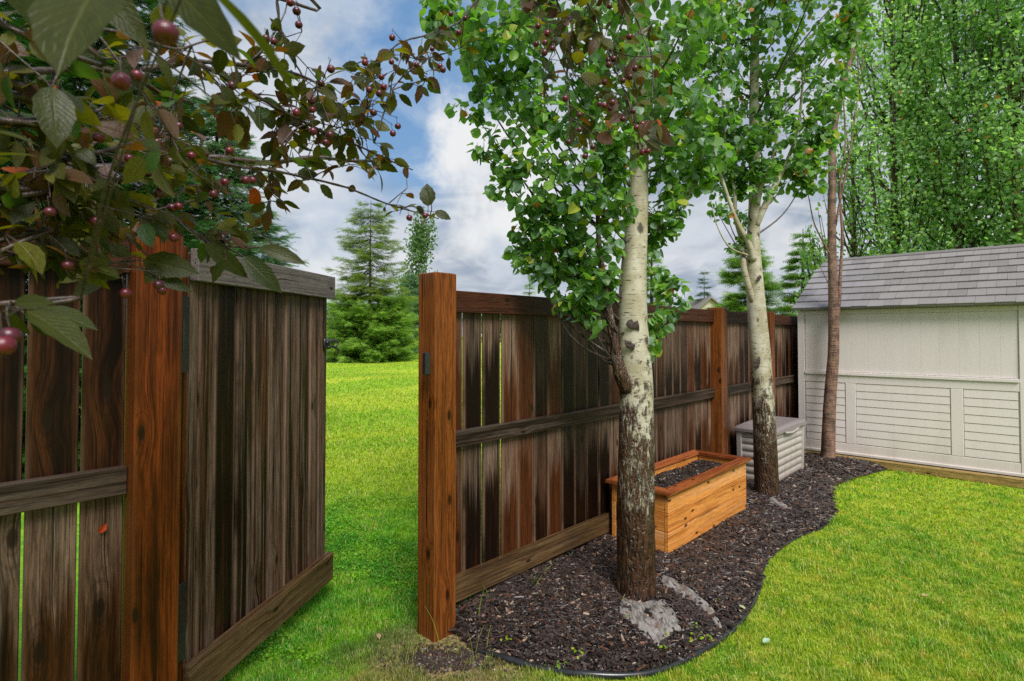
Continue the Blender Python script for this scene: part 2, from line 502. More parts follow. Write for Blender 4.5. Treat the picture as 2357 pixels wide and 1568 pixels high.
def leafmat(name, cols, trans=0.35, rough=0.38, vein=0.25, odd=None, tcol=None, nv=11.0, coat=0.0, spec=0.5):
    """cols: list of 3 colours picked by the leaf's random value; odd: (fraction, colour) turned leaves"""
    m_, n = mat(name)
    r = n.attr('rnd'); u, v, _ = n.sep(n.attr('wc', 'Vector'))
    c = n.mix(n.ss(r, 0.0, 0.5), (*cols[0], 1), (*cols[1], 1))
    c = n.mix(n.ss(r, 0.5, 1.0), c, (*cols[2], 1))
    au = n.m('ABSOLUTE', u)
    mid = n.ss(au, 0.0, 0.10, 1.0, 0.0)
    side = n.ss(n.m('ABSOLUTE', n.sub(n.m('FRACT', n.sub(n.mul(v, nv), n.mul(au, 3.2))), 0.5)), 0.0, 0.12, 1.0, 0.0)
    vn = n.m('MAXIMUM', mid, n.mul(side, 0.5))
    c = n.mix(n.mul(vn, vein), c, tuple(min(1, x * 2.2 + .02) for x in cols[1]) + (1,))
    mot = n.noise(n.comb(n.mul(u, 1.5), n.mul(v, 3.0), n.mul(r, 90.0)), 2.0, 4, 0.6)
    c = n.mix(n.mul(n.ss(mot, 0.45, 0.7), 0.35), c, tuple(x * .5 for x in cols[0]) + (1,))
    if odd:
        sel = n.m('FRACT', n.mul(r, 57.31))
        lo = 0.0
        for fr, oc in odd:
            k = n.mul(n.m('GREATER_THAN', sel, lo), n.m('LESS_THAN', sel, lo + fr)); lo += fr
            c = n.mix(n.mul(k, 0.85), c, (*oc, 1))
    b = n.bump(n.sub(mot, n.mul(vn, 0.6)), 0.5, 0.002)
    p = n.pr(c, rough, b, spec=spec, coat=coat)
    tc = n.mix(1.0, c, (*(tcol or (1.6, 1.9, 0.7)), 1), 'MULTIPLY')
    tr = n.n('ShaderNodeBsdfTranslucent', Color=tc)
    ms = n.n('ShaderNodeMixShader', Fac=trans)
    nd = n.last
    n.t.links.new(p, nd.inputs[1]); n.t.links.new(tr, nd.inputs[2])
    n.out(nd.outputs[0])
    return m_


M['aspen_leaf'] = leafmat('aspen_leaf', [(0.06, 0.145, 0.045), (0.12, 0.255, 0.05), (0.22, 0.38, 0.05)], 0.44, 0.35, 0.25,
                          odd=[(0.012, (0.45, 0.14, 0.02)), (0.03, (0.4, 0.42, 0.05)), (0.2, (0.18, 0.29, 0.2))])
M['poplar_leaf'] = leafmat('poplar_leaf', [(0.17, 0.29, 0.14), (0.25, 0.41, 0.17), (0.41, 0.56, 0.26)], 0.55, 0.35, 0.0,
                           odd=[(0.008, (0.4, 0.13, 0.02)), (0.12, (0.36, 0.46, 0.34))])
M['crab_leaf'] = leafmat('crabapple_leaf', [(0.030, 0.044, 0.009), (0.060, 0.062, 0.012), (0.12, 0.12, 0.014)], 0.46, 0.38, 0.3,
                         odd=[(0.012, (0.5, 0.09, 0.012)), (0.20, (0.085, 0.035, 0.018)), (0.04, (0.16, 0.09, 0.09)), (0.07, (0.045, 0.10, 0.03))],
                         tcol=(2.2, 2.1, 0.4), coat=0.0, spec=0.28)
M['far_leaf'] = leafmat('far_leaf', [(0.07, 0.13, 0.06), (0.10, 0.18, 0.07), (0.15, 0.24, 0.08)], 0.35, 0.5, 0.0)
M['needle_dark'] = leafmat('dark_spruce_needle', [(0.016, 0.05, 0.012), (0.032, 0.11, 0.018), (0.07, 0.19, 0.025)], 0.2, 0.5, 0.0)
M['needle_blue'] = leafmat('blue_spruce_needle', [(0.07, 0.15, 0.09), (0.11, 0.23, 0.12), (0.2, 0.33, 0.16)], 0.2, 0.5, 0.0)
M['needle'] = leafmat('spruce_needle', [(0.08, 0.17, 0.03), (0.17, 0.32, 0.045), (0.36, 0.52, 0.08)], 0.25, 0.5, 0.0)
M['needle_top'] = leafmat('sparse_spruce_needle', [(0.10, 0.15, 0.03), (0.17, 0.24, 0.04), (0.27, 0.37, 0.05)], 0.25, 0.5, 0.0)

# fruit
m_, n = mat('crabapple_fruit')
oi = n.t.nodes.new('ShaderNodeObjectInfo').outputs['Random']
tco = n.n('ShaderNodeTexCoord', 3)
fn = n.noise(tco, 260.0, 3)
c = n.mix(oi, (0.12, 0.004, 0.014, 1), (0.05, 0.004, 0.016, 1))
c = n.mix(n.mul(n.ss(fn, 0.5, 0.8), 0.3), c, (0.2, 0.04, 0.05, 1))
n.out(n.pr(c, 0.32, n.bump(fn, 0.15, 0.001), coat=0.15))
M['fruit'] = m_


def barkmat(name, kind, zd=0.8, zl=1.25):
    m_, n = mat(name)
    p = n.pos(); x, y, z = n.sep(p)
    a, t, l = n.sep(n.attr('wc', 'Vector'))
    band = n.noise(n.vm('MULTIPLY', p, (7.0, 7.0, 60.0)), 1.0, 4, 0.6)
    lent = n.noise(n.vm('MULTIPLY', p, (26.0, 26.0, 120.0)), 1.0, 2, 0.5)
    soft = n.noise(p, 9.0, 5, 0.6)
    fis = n.noise(n.vm('MULTIPLY', p, (70.0, 70.0, 14.0)), 1.0, 5, 0.7, 0.6)
    fv, _c = n.vor(n.vm('ADD', n.vm('MULTIPLY', p, (62.0, 62.0, 13.0)), n.vm('SCALE', n.n('ShaderNodeTexNoise', 1, Vector=p, Scale=30.0), scale=1.6)), 1.0)
    if kind == 'aspen':
        col = n.mix(n.ss(soft, 0.35, 0.65), (0.30, 0.26, 0.165, 1), (0.45, 0.42, 0.33, 1))
        col = n.mix(n.mul(n.ss(band, 0.5, 0.7), 0.45), col, (0.28, 0.26, 0.15, 1))
        col = n.mix(n.mul(n.ss(lent, 0.62, 0.68), 0.85), col, (0.035, 0.028, 0.02, 1))
        sv, sc_ = n.vor(n.vm('MULTIPLY', p, (8.0, 8.0, 6.5)), 1.0)
        s0 = n.sep(sc_)[0]
        scar = n.mul(n.m('GREATER_THAN', s0, 0.6), n.ss(n.add(sv, n.mul(n.sub(fis, .5), .45)), 0.10, 0.22, 1.0, 0.0))
        col = n.mix(n.mul(scar, 0.92), col, (0.022, 0.014, 0.010, 1))
        # rough wet bark low down, breaking up into patches higher
        patch = n.noise(n.vm('MULTIPLY', p, (9.0, 9.0, 6.0)), 1.0, 7, 0.72)
        h_ = n.add(z, n.mul(n.sub(patch, 0.5), 2.2))
        low = n.ss(h_, zd - 0.10, zd + 0.20, 1.0, 0.0)
        mos = n.mul(n.ss(n.add(z, n.mul(n.sub(patch, 0.5), 3.6)), zd + .3, zd + 0.65, 1.0, 0.0), n.ss(fis, 0.38, 0.50))
        lowm = n.m('MAXIMUM', low, mos)
        lowc = n.mix(n.ss(fis, 0.36, 0.62), (0.007, 0.004, 0.003, 1), (0.068, 0.029, 0.012, 1))
        lowc = n.mix(n.mul(n.ss(patch, 0.57, 0.7), 0.5), lowc, (0.12, 0.085, 0.035, 1))
        col = n.mix(lowm, col, lowc)
        hh = n.add(n.mul(n.mul(lowm, n.sub(n.m('MINIMUM', fv, 0.6), n.mul(fis, 0.4))), 1.6), n.sub(n.mul(band, 0.15), n.mul(scar, 0.5)))
        rg = n.add(0.62, n.mul(lowm, -0.25))
        n.out(n.pr(col, rg, n.bump(hh, 0.8, 0.012)))
    elif kind == 'red':
        col = n.mix(n.ss(soft, 0.35, 0.62), (0.075, 0.036, 0.024, 1), (0.23, 0.125, 0.08, 1))
        col = n.mix(n.ss(band, 0.52, 0.66), col, (0.045, 0.022, 0.018, 1))
        col = n.mix(n.mul(n.ss(fis, 0.5, 0.7), 0.6), col, (0.28, 0.2, 0.15, 1))
        n.out(n.pr(col, 0.6, n.bump(n.add(fis, band), 0.8, 0.01)))
    else:
        col = n.mix(n.ss(fis, 0.35, 0.65), (0.018, 0.011, 0.009, 1), (0.065, 0.040, 0.030, 1))
        col = n.mix(n.mul(n.ss(lent, 0.6, 0.72), 0.6), col, (0.17, 0.12, 0.09, 1))
        n.out(n.pr(col, 0.4, n.bump(fis, 0.6, 0.004)))
    return m_


M['bark1'] = barkmat('aspen_bark', 'aspen', 0.62)
M['bark_stem'] = barkmat('dark_aspen_stem', 'aspen', 1.55)
M['bark2'] = barkmat('pale_aspen_bark', 'aspen', 0.50)
M['knot'] = simple('dark_bark_knot', (0.035, 0.02, 0.014), 0.6, 60, 0.7, 1.0, 0.01)
M['bark_red'] = barkmat('reddish_bark', 'red')
M['twig'] = barkmat('brown_twig_bark', 'twig')

# grass
def grassmat(name, blade):
    m_, n = mat(name)
    p = n.pos(); x, y, z = n.sep(p)
    # side of the fence line: yard > 0
    wq = n.add(n.mul(n.sub(x, -0.376), 0.7337), n.mul(n.sub(y, 2.75), -0.6796))
    yard = n.m('GREATER_THAN', wq, -0.07)
    big = n.noise(p, 0.9, 4, 0.6)
    med = n.noise(p, 4.5, 4, 0.6)
    fin = n.noise(p, 45.0, 3, 0.6)
    # mown stripes across the open field
    strp = n.noise(n.comb(n.mul(n.add(x, n.mul(y, 0.15)), 0.2), n.mul(n.sub(y, n.mul(x, 0.45)), 0.5), 0.0), 1.0, 3, 0.5)
    g1, g2, g3, st = (0.16, 0.34, 0.014, 1), (0.34, 0.46, 0.02, 1), (0.52, 0.49, 0.05, 1), (0.62, 0.50, 0.18, 1)
    r = n.attr('rnd') if blade else fin
    fy = n.add(n.mul(med, 0.6), n.mul(big, 0.4))
    cy = n.mix(n.ss(fy, 0.38, 0.6), g1, g2)
    cy = n.mix(n.mul(n.ss(n.noise(p, 11.0, 4, 0.65), 0.50, 0.64), 0.75), cy, g3)
    cy = n.mix(n.mul(n.ss(n.noise(p, 17.0, 4, 0.65), 0.54, 0.66), 0.7), cy, (0.07, 0.24, 0.008, 1))
    near = n.ss(y, 4.3, 5.6, 1.0, 0.0)
    cf = n.mix(n.ss(n.add(n.mul(strp, 0.7), n.mul(med, 0.3)), 0.42, 0.58), (0.25, 0.42, 0.018, 1), (0.38, 0.49, 0.03, 1))
    cf = n.mix(near, cf, n.mix(n.ss(med, 0.4, 0.62), (0.09, 0.34, 0.012, 1), (0.22, 0.47, 0.015, 1)))
    c = n.mix(yard, cf, cy)
    if blade:
        c = n.mix(n.mul(n.ss(r, 0.74, 0.95), n.ss(n.noise(p, 3.0, 5, 0.7), 0.35, 0.6, 0.35, 1.0)), c, st)
        c = n.mix(n.ss(r, 0.0, 0.4, 0.75, 0.0), c, (0.045, 0.17, 0.008, 1))
    else:
        c = n.mix(n.mul(n.ss(fin, 0.5, 0.75), 0.5), c, (0.07, 0.14, 0.015, 1))
        c = n.mix(n.mul(n.ss(y, 6.0, 3.0), 0.4), c, (0.09, 0.12, 0.02, 1))
    # thin, brown patch by the gate post
    dp = n.vm('DISTANCE', p, (-0.36, 2.52, 0.0))
    dirt = n.ss(n.add(dp, n.mul(n.sub(med, 0.5), 0.9)), 0.25, 0.6, 1.0, 0.0)
    if blade: dirt = n.mul(dirt, 0.55)
    c = n.mix(dirt, c, n.mix(n.ss(fin, .4, .6), (0.12, 0.075, 0.04, 1), (0.30, 0.22, 0.12, 1)))
    if blade:
        pb = n.pr(c, 0.42, None, spec=0.35)
        tr = n.n('ShaderNodeBsdfTranslucent', Color=n.mix(1.0, c, (1.3, 1.4, 0.8, 1), 'MULTIPLY'))
        n.n('ShaderNodeMixShader', Fac=0.35); nd = n.last
        n.t.links.new(pb, nd.inputs[1]); n.t.links.new(tr, nd.inputs[2]); n.out(nd.outputs[0])
    else:
        n.out(n.pr(c, 0.8, n.bump(n.add(fin, med), 0.8, 0.03), spec=0.2))
    return m_


M['ground'] = grassmat('lawn_ground', False)
M['blade'] = grassmat('grass_blade', True)

m_, n = mat('bark_mulch_chip')
r = n.attr('rnd')
rr = n.m('FRACT', n.mul(r, 13.7))
c = n.mix(n.ss(r, 0.0, 0.75), (0.009, 0.0065, 0.006, 1), (0.048, 0.033, 0.029, 1))
c = n.mix(n.ss(rr, 0.90, 0.95), c, (0.11, 0.05, 0.03, 1))
c = n.mix(n.ss(rr, 0.970, 0.985), c, (0.30, 0.21, 0.15, 1))
fn = n.noise(n.pos(), 180.0, 3)
n.out(n.pr(c, n.add(0.18, n.mul(fn, 0.35)), n.bump(fn, 0.5, 0.003)))
M['chip'] = m_

m_, n = mat('weathered_fabric')
p = n.pos()
f1 = n.noise(n.vm('MULTIPLY', p, (60, 14, 30)), 1.0, 5, 0.7, 0.5)
f2 = n.noise(p, 12.0, 4)
c = n.mix(n.ss(f1, 0.35, 0.6), (0.09, 0.08, 0.073, 1), (0.27, 0.247, 0.235, 1))
c = n.mix(n.ss(f2, 0.55, 0.7), c, (0.12, 0.075, 0.05, 1))
n.out(n.pr(c, 0.5, n.bump(n.add(f1, f2), 0.8, 0.01)))
M['fabric'] = m_

# ------------------------------------------------------------------ layout
FD = np.array([0.6796, 0.7337, 0]); FD /= np.linalg.norm(FD)
ND = np.array([FD[1], -FD[0], 0])                    # from the fence into the yard
O = G(1000, 1480, 0.0); O[2] = 0


def U(u, w_=0.0, z=0.0): return O + FD * u + ND * w_ + Zv * z


def uw(p):
    d = np.asarray(p)[..., :2] - O[:2]
    return d @ FD[:2], d @ ND[:2]


def u_at(px, w_=0.0):
    r = ray(px, HOR); k = r[0] / r[1]
    b = O + ND * w_
    return (k * b[1] - b[0]) / (FD[0] - k * FD[1])


U_SHED = 5.75


def gz(x, y):
    x = np.asarray(x, float); y = np.asarray(y, float)
    ww = (x - O[0]) * ND[0] + (y - O[1]) * ND[1]
    k = np.clip((-ww - 1.0) / 12.0, 0, 1); k = k * k * (3 - 2 * k)
    rise = 0.42 * np.clip((y - 4) / 28.0, 0, 1)
    und = 0.05 * np.sin(x * 0.35 + 1.2) * np.sin(y * 0.55) + 0.03 * np.sin(y * 1.3 + x * .4)
    return k * (rise + und)


# ground sheet
t = np.linspace(-1, 1, 221)
gx = 700 * np.sinh(6.0 * t) / math.sinh(6.0)
gX, gY = np.meshgrid(gx, gx + 3.0, indexing='ij')
gV = np.stack([gX, gY, gz(gX, gY)], -1).reshape(-1, 3)
N_ = 221
i, j = np.meshgrid(np.arange(N_ - 1), np.arange(N_ - 1), indexing='ij')
Lq = np.stack([i * N_ + j, (i + 1) * N_ + j, (i + 1) * N_ + j + 1, i * N_ + j + 1], -1).reshape(-1)
mb = MB(); mb.add(gV, Lq, np.full((N_ - 1) ** 2, 4))
mb.build('ground', M['ground'], smooth=True, kind='structure')

# ---- mulch bed outline
edge_px = [(1045, 1462), (1090, 1500), (1160, 1522), (1250, 1545), (1340, 1560), (1430, 1562), (1530, 1545), (1620, 1503), (1690, 1450),
           (1732, 1393), (1752, 1345), (1756, 1312), (1790, 1272), (1840, 1238), (1893, 1216), (1918, 1185), (1914, 1135), (1942, 1112),
           (1990, 1098), (2032, 1086), (2050, 1078)]
edge_pts = spline([G(*e)[:2] for e in edge_px], 160)
bed_poly = np.vstack([edge_pts, U(U_SHED - .12, 0.85)[:2][None], U(U_SHED - .12, -0.1)[:2][None], U(0.1, -0.1)[:2][None], U(0.1, 0.02)[:2][None]])


def inside(pts, poly):
    x, y = pts[:, 0], pts[:, 1]; c = np.zeros(len(pts), bool)
    a = poly; b = np.roll(poly, -1, axis=0)
    for (x1, y1), (x2, y2) in zip(a, b):
        if y1 == y2: continue
        c ^= ((y1 > y) != (y2 > y)) & (x < (x2 - x1) * (y - y1) / (y2 - y1) + x1)
    return c


def edist(pts, poly=edge_pts):
    d = np.full(len(pts), 1e9)
    for i_ in range(0, len(pts), 20000):
        q = pts[i_:i_ + 20000]
        d[i_:i_ + 20000] = np.min(np.hypot(q[:, None, 0] - poly[None, :, 0], q[:, None, 1] - poly[None, :, 1]), axis=1)
    return d


def bedz(pts):
    d = edist(pts)
    k = np.clip(d / 0.3, 0, 1)
    x, y = pts[:, 0], pts[:, 1]
    return 0.008 + 0.055 * k * (2 - k) + 0.012 * np.sin(x * 5.1 + 1) * np.sin(y * 4.3)


gx = np.arange(-0.6, 4.6, 0.03); gy = np.arange(1.9, 7.4, 0.03)
X_, Y_ = np.meshgrid(gx, gy, indexing='ij')
pp = np.stack([X_.ravel(), Y_.ravel()], 1)
ins = inside(pp, bed_poly)
zz = np.full(len(pp), 0.0); zz[ins] = bedz(pp[ins]) + rng.normal(0, .003, ins.sum())
idx = np.arange(len(pp)).reshape(X_.shape)
q = np.stack([idx[:-1, :-1], idx[1:, :-1], idx[1:, 1:], idx[:-1, 1:]], -1).reshape(-1, 4)
q = q[ins[q].all(axis=1)]
used, inv = np.unique(q.ravel(), return_inverse=True)
mb = MB(); mb.add(np.column_stack([pp[used], zz[used]]), inv, np.full(len(q), 4))
mb.build('mulch_bed', M['soil'], smooth=True, kind='structure')

# chips
NCH = 42000
bb0, bb1 = np.array([-0.6, 1.95]), np.array([4.7, 7.3])
cand = bb0 + (bb1 - bb0) * rng.random((400000, 2))
cand = cand[inside(cand, bed_poly)]
SCR = [[(1428, 1372), (1468, 1385), (1530, 1380), (1560, 1420), (1572, 1450), (1545, 1462), (1515, 1488), (1480, 1470), (1455, 1445), (1420, 1415)],
       [(1508, 1318), (1555, 1335), (1600, 1365), (1640, 1395), (1668, 1432), (1650, 1434), (1615, 1402), (1560, 1375), (1520, 1345)]]
for q_ in SCR:
    cand = cand[~(inside(cand, np.array([G(a_, b_, .06)[:2] for a_, b_ in q_])) & (rng.random(len(cand)) < .95))]
keep = rng.random(len(cand)) < np.clip((3.2 / cand[:, 1]) ** 1.3, .15, 1)
cand = cand[keep][:NCH]
nC = len(cand)
cz = bedz(cand) + rng.random(nC) * 0.016 + .002
yaw = rng.random(nC) * 2 * math.pi
td = np.stack([np.cos(yaw), np.sin(yaw), rng.normal(0, .22, nC)], 1)
nn = unit(np.stack([rng.normal(0, .4, nC), rng.normal(0, .4, nC), np.ones(nC)], 1))
ct = np.array([(-.5, -.5, 0), (.5, -.42, .1), (.42, .5, 0), (-.4, .45, .12), (-.45, -.45, 1), (.45, -.4, 1), (.38, .42, .9), (-.38, .4, 1)], float)
cf = [(0, 3, 2, 1), (4, 5, 6, 7), (0, 1, 5, 4), (1, 2, 6, 5), (2, 3, 7, 6), (3, 0, 4, 7)]
ln_ = 0.014 + 0.050 * rng.random(nC) ** 2.4
dsc = np.clip(cand[:, 1] / 3.2, .85, 1.7)
S = np.stack([np.minimum(ln_ * (.16 + .30 * rng.random(nC)), .013) * dsc, ln_ * dsc, 0.002 + .004 * rng.random(nC)], 1)
mb = MB()
scatter(mb, (ct, cf, ct), np.column_stack([cand, cz]), frame(td, nn), S, rng.random(nC))
# a few big shreds and pale litter among them
k = 1500
bp = cand[rng.integers(0, nC, k)]
scatter(mb, (ct, cf, ct), np.column_stack([bp, bedz(bp) + .014]), frame(rv(k) * [1, 1, .15], Zv + rv(k) * .25), np.stack([.008 + .008 * rng.random(k), .03 + .05 * rng.random(k) ** 2, .004 + .005 * rng.random(k)], 1), rng.random(k) * .8)
k = 520
bp = cand[rng.integers(0, nC, k)]
lt_ = leaf_tmpl(4, .7, .5, .2, .2)
scatter(mb, lt_, np.column_stack([bp, bedz(bp) + .016]), frame(rv(k) * [1, 1, .2], Zv + rv(k) * .5), .012 + .016 * rng.random(k), (.905 + .09 * rng.random(k)) / 13.7 * 1.0 + rng.integers(0, 13, k) / 13.7)
# gravelly scatter at the post foot
gp = G(1040, 1520)[:2] + rng.normal(size=(900, 2)) * np.array([.13, .05])
gp = gp[~inside(gp, bed_poly)]
k = len(gp)
scatter(mb, (ct, cf, ct), np.column_stack([gp, np.full(k, .004)]), frame(rv(k), Zv + rv(k) * .3), np.stack([.008 + .01 * rng.random(k)] * 2 + [.004 + .004 * rng.random(k)], 1), 0.45 + .5 * rng.random(k))
mb.build('mulch', M['chip'], kind='stuff')

# ------------------------------------------------------------------ grass blades
btm = (np.array([(-.5, 0, 0), (.5, 0, 0), (-.38, .12, .55), (.38, .12, .55), (0, .42, 1.0)], float), [(0, 1, 3, 2), (2, 3, 4)], np.array([(0, 0, 0)] * 5, float))


def blades(n_cand, xr, yr, keepf, h, wd, lean=1.0, name='grass', pw=1.5):
    # more blades near the camera
    u = rng.random(n_cand)
    y = (yr[0] ** (1 - pw) + u * (yr[1] ** (1 - pw) - yr[0] ** (1 - pw))) ** (1 / (1 - pw))
    x = (xr[0] + (xr[1] - xr[0]) * rng.random(n_cand)) * y
    pts = np.stack([x, y], 1)
    pts = pts[keepf(pts)]
    k = len(pts)
    yw = rng.random(k) * 2 * math.pi
    cl_ = np.sin(pts[:, 0] * 21 + 2 * np.sin(pts[:, 1] * 13)) * np.sin(pts[:, 1] * 19 + 1.5 * np.sin(pts[:, 0] * 11))
    hh = h * (.5 + rng.random(k)) * (1 + .45 * cl_) * np.clip(pts[:, 1] / 4, 1, 2.2) ** .4
    ww = wd * (.7 + .6 * rng.random(k)) * np.clip(pts[:, 1] / 3.0, .8, 6)
    c, s_ = np.cos(yw), np.sin(yw)
    R = np.zeros((k, 3, 3)); R[:, 0, 0] = c; R[:, 0, 1] = -s_; R[:, 1, 0] = s_; R[:, 1, 1] = c; R[:, 2, 2] = 1
    S = np.stack([ww, hh * lean * (.4 + 1.5 * rng.random(k)), hh], 1)
    mb = MB()
    scatter(mb, btm, np.column_stack([pts, gz(pts[:, 0], pts[:, 1]) - .002]), R, S, rng.random(k))
    return mb


def keep_yard(p):
    u, ww = uw(p)
    k = (ww > 0.02) & (~inside(p, bed_poly)) & (u < U_SHED - .14)
    k |= (ww > -.14) & (ww < 0.03) & (u > -1.3) & (u < -.01)      # under the gateway
    k |= (ww > .02) & (u <= 0.0)
    k &= ~((np.hypot(p[:, 0] - G(1040, 1510)[0], (p[:, 1] - G(1040, 1510)[1])) < .17) & (rng.random(len(p)) < .75))
    return k


def keep_out(p):
    u, ww = uw(p)
    return ww <= -.13


mb = blades(560000, (-.75, 1.6), (1.95, 9.0), keep_yard, 0.021, 0.0038)
cp = np.stack([rng.uniform(.6, 6.2, 30000), rng.uniform(1.9, 6.5, 30000)], 1)
nz = np.sin(cp[:, 0] * 4.3 + 2 * np.sin(cp[:, 1] * 2.1)) + np.sin(cp[:, 1] * 5.2 + cp[:, 0] * 1.7)
cp = cp[keep_yard(cp) & (nz > .75)]
k = len(cp)
scatter(mb, leaf_tmpl(3, .9, .5, .1, .1), np.column_stack([cp, .008 + .014 * rng.random(k)]), frame(rv(k) * [1, 1, .4], Zv + rv(k) * .7), .007 + .007 * rng.random(k), rng.random(k) * .6)
mb.build('yard_grass', M['blade'], kind='stuff')
mb = blades(340000, (-.62, .1), (2.4, 26.0), keep_out, 0.022, 0.0042, pw=1.7)
# clover-like lush growth just outside the gate
cl = leaf_tmpl(3, 0.9, 0.5, 0.1, 0.1)
cp = np.stack([rng.uniform(-1.6, .2, 26000), rng.uniform(2.6, 5.2, 26000)], 1)
u_, w2 = uw(cp)
nz = np.sin(cp[:, 0] * 3.1 + 1) + np.sin(cp[:, 1] * 4.2 + cp[:, 0] * 2)
cp = cp[(w2 < -.16) & (nz > -.9)]
k = len(cp)
scatter(mb, cl, np.column_stack([cp, gz(cp[:, 0], cp[:, 1]) + .01 + .03 * rng.random(k)]), frame(rv(k) * [1, 1, .4], Zv + rv(k) * .7), .010 + .009 * rng.random(k), rng.random(k) * .8)
mb.build('field_grass', M['blade'], kind='stuff')

# long stray weeds beside the post and rail
mb = MB()
for (px, py, h_, dx_) in [(1100, 1430, .16, .03), (1130, 1400, .13, -.05), (1095, 1500, .12, .04), (1215, 1370, .12, .07), (1225, 1375, .11, .05), (1090, 1520, .13, -.03),
                          (1010, 1480, .17, -.07), (1120, 1490, .1, .02), (1240, 1340, .1, .08), (1340, 1380, .06, .04), (1430, 1395, .06, .02), (1600, 1480, .05, .03)]:
    b = G(px, py, .03)
    pth = spline([b, b + [dx_ * .4, 0, h_ * .6], b + [dx_, .01, h_]], 6)
    tube(mb, pth, np.linspace(.0022, .0006, 6), 4)
wl = leaf_tmpl(3, .7, .5, .1, .2)
for px, py in [(1455, 1385), (1470, 1378), (1600, 1440), (1640, 1470), (1535, 1455), (1370, 1400), (1450, 1425), (1530, 1490), (1650, 1385), (1700, 1330), (1890, 1160), (1780, 1190), (1660, 1280), (1330, 1500), (1290, 1530), (1160, 1470), (1590, 1470), (1760, 1150), (1840, 1260), (1905, 1195)]:
    b = G(px, py, .06); k = 7
    scatter(mb, wl, b + rng.normal(size=(k, 3)) * [.014, .014, .004], frame(rv(k) * [1, 1, .3], Zv + rv(k) * .6), .012 + .012 * rng.random(k), rng.random(k) * .5)
mb.build('weeds', M['blade'], kind='stuff')

# ------------------------------------------------------------------ fences
TB, TR = 0.018, 0.038
W_BOARD, W_RAIL = -0.115, -0.086


def post(parent, u, w0=-0.07, h=1.81, m_='post', size=.14, name='post'):
    mb = MB(); board(mb, U(u + size / 2, w0, 0), FD, ND, Zv, size, size, -0.02, h, c=.006)
    return mb.build(name, M[m_], parent)


def nails(mb, p0, A, N, L_, h):
    k = .05
    while k < L_:
        for z in (-h * .25, h * .25):
            c = p0 + A * (k + rng.normal(0, .006)) + Zv * (z + rng.normal(0, .004))
            tube(mb, [c - N * .001, c + N * .0015], .0034, 6, mi=1)
        k += rng.choice([.145, .145, .29])


def hrail(parent, u0, u1, z, h, m_, w_=W_RAIL, th=TR, name='rail'):
    mb = MB(); board(mb, U(u0, w_, z), Zv, ND, FD, h, th, 0, u1 - u0, c=.003)
    if h > .1: nails(mb, U(u0, w_ + th / 2, z), FD, ND, u1 - u0 - .05, h)
    return mb.build(name, [M[m_], M['nail']], parent)


def pickets(u0, u1, z0, z1, m_, parent, wb=.135, gap=.005, w_=W_BOARD, gaps=None):
    mb = MB(); u = u0; k = 0
    while u < u1 - .02:
        wd = min(wb + rng.normal(0, .001), u1 - u)
        g = gaps[k] if gaps and k < len(gaps) else max(0.0005, rng.normal(gap, gap * .5))
        lean = rng.normal(0, .002)
        board(mb, U(u + wd / 2, w_ + rng.normal(0, .0015), 0), unit(FD + ND * rng.normal(0, .012)), ND, unit(Zv + FD * lean), wd, TB, z0 + rng.normal(0, .004), z1, c=.005)
        u += wd + g; k += 1
    return mb.build('picket_panel', M[m_], parent)


up2, up3 = u_at(1660), u_at(1773)
rf = thing('wooden_fence', U(0), 'long brown wooden fence behind the aspens, running from the gateway post to the shed', 'fence', 'cedar fences around the yard')
pst = post(rf, 0.0, h=1.81, m_='post')
post(rf, up2, h=1.755, m_='post'); post(rf, up3, h=1.755, m_='post'); post(rf, 7.2, h=1.755, m_='post')
cat_ = MB()
board(cat_, P(981, 835, 2.765) - ND * .0, FD, ND, Zv, .032, .03, -.06, .05, c=.004)
cat_.build('latch_catch', M['metal'], pst).location = (0, 0, 0)
segs = [(0.14, up2), (up2 + .14, up3), (up3 + .14, 7.2)]
for k, (a, b) in enumerate(segs):
    hrail(rf, a + .001, b - .001, 1.674, .115, 'rail_dark', name='top_rail')
    hrail(rf, a + .001, b - .001, .948, .085, 'rail', name='middle_rail')
    hrail(rf, a + .001, b - .001, .168, .13, 'rail_low', name='bottom_rail')
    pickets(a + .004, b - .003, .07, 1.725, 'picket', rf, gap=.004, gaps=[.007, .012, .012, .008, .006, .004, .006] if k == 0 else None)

ul = u_at(312)
lf = thing('wooden_fence', U(ul), 'dark wooden fence with red-brown end post under the crabapple branches at left', 'fence', 'cedar fences around the yard')
post(lf, ul, h=1.875, m_='post_red')
hrail(lf, ul - 2.3, ul - .001, 1.765, .12, 'rail_dark', name='top_rail')
hrail(lf, ul - 2.3, ul - .001, 1.012, .092, 'rail', name='middle_rail')
hrail(lf, ul - 2.3, ul - .001, .168, .13, 'rail_low', name='bottom_rail')
# boards counted back from the post so that the light gaps fall where the photo has them
u1 = u_at(187, W_BOARD)
mb = MB()
edges = [ul - .003, u1 + .004]
board(mb, U((ul - .003 + u1 + .004) / 2, W_BOARD), FD, ND, Zv, ul - .007 - u1, TB, .07, 1.82, c=.003)
u2 = u_at(60, W_BOARD)
board(mb, U((u1 - .004 + u2 + .004) / 2, W_BOARD), FD, ND, Zv, u1 - u2 - .008, TB, .07, 1.82, c=.003)
u = u2 - .004
for k in range(14):
    board(mb, U(u - .07, W_BOARD), FD, ND, Zv, .14, TB, .07, 1.82, c=.003); u -= .147
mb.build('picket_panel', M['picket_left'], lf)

# gate: hinged behind the left post, swung outwards
g0 = G(437, 1535, 0.27); g1 = G(767, 1270, 0.27)
g0[2] = g1[2] = 0
GD = unit(g1 - g0); GN = np.array([GD[1], -GD[0], 0]); GL = np.linalg.norm(g1 - g0)
gt = thing('garden_gate', g0, 'grey weathered plank gate standing open into the field beyond', 'gate')


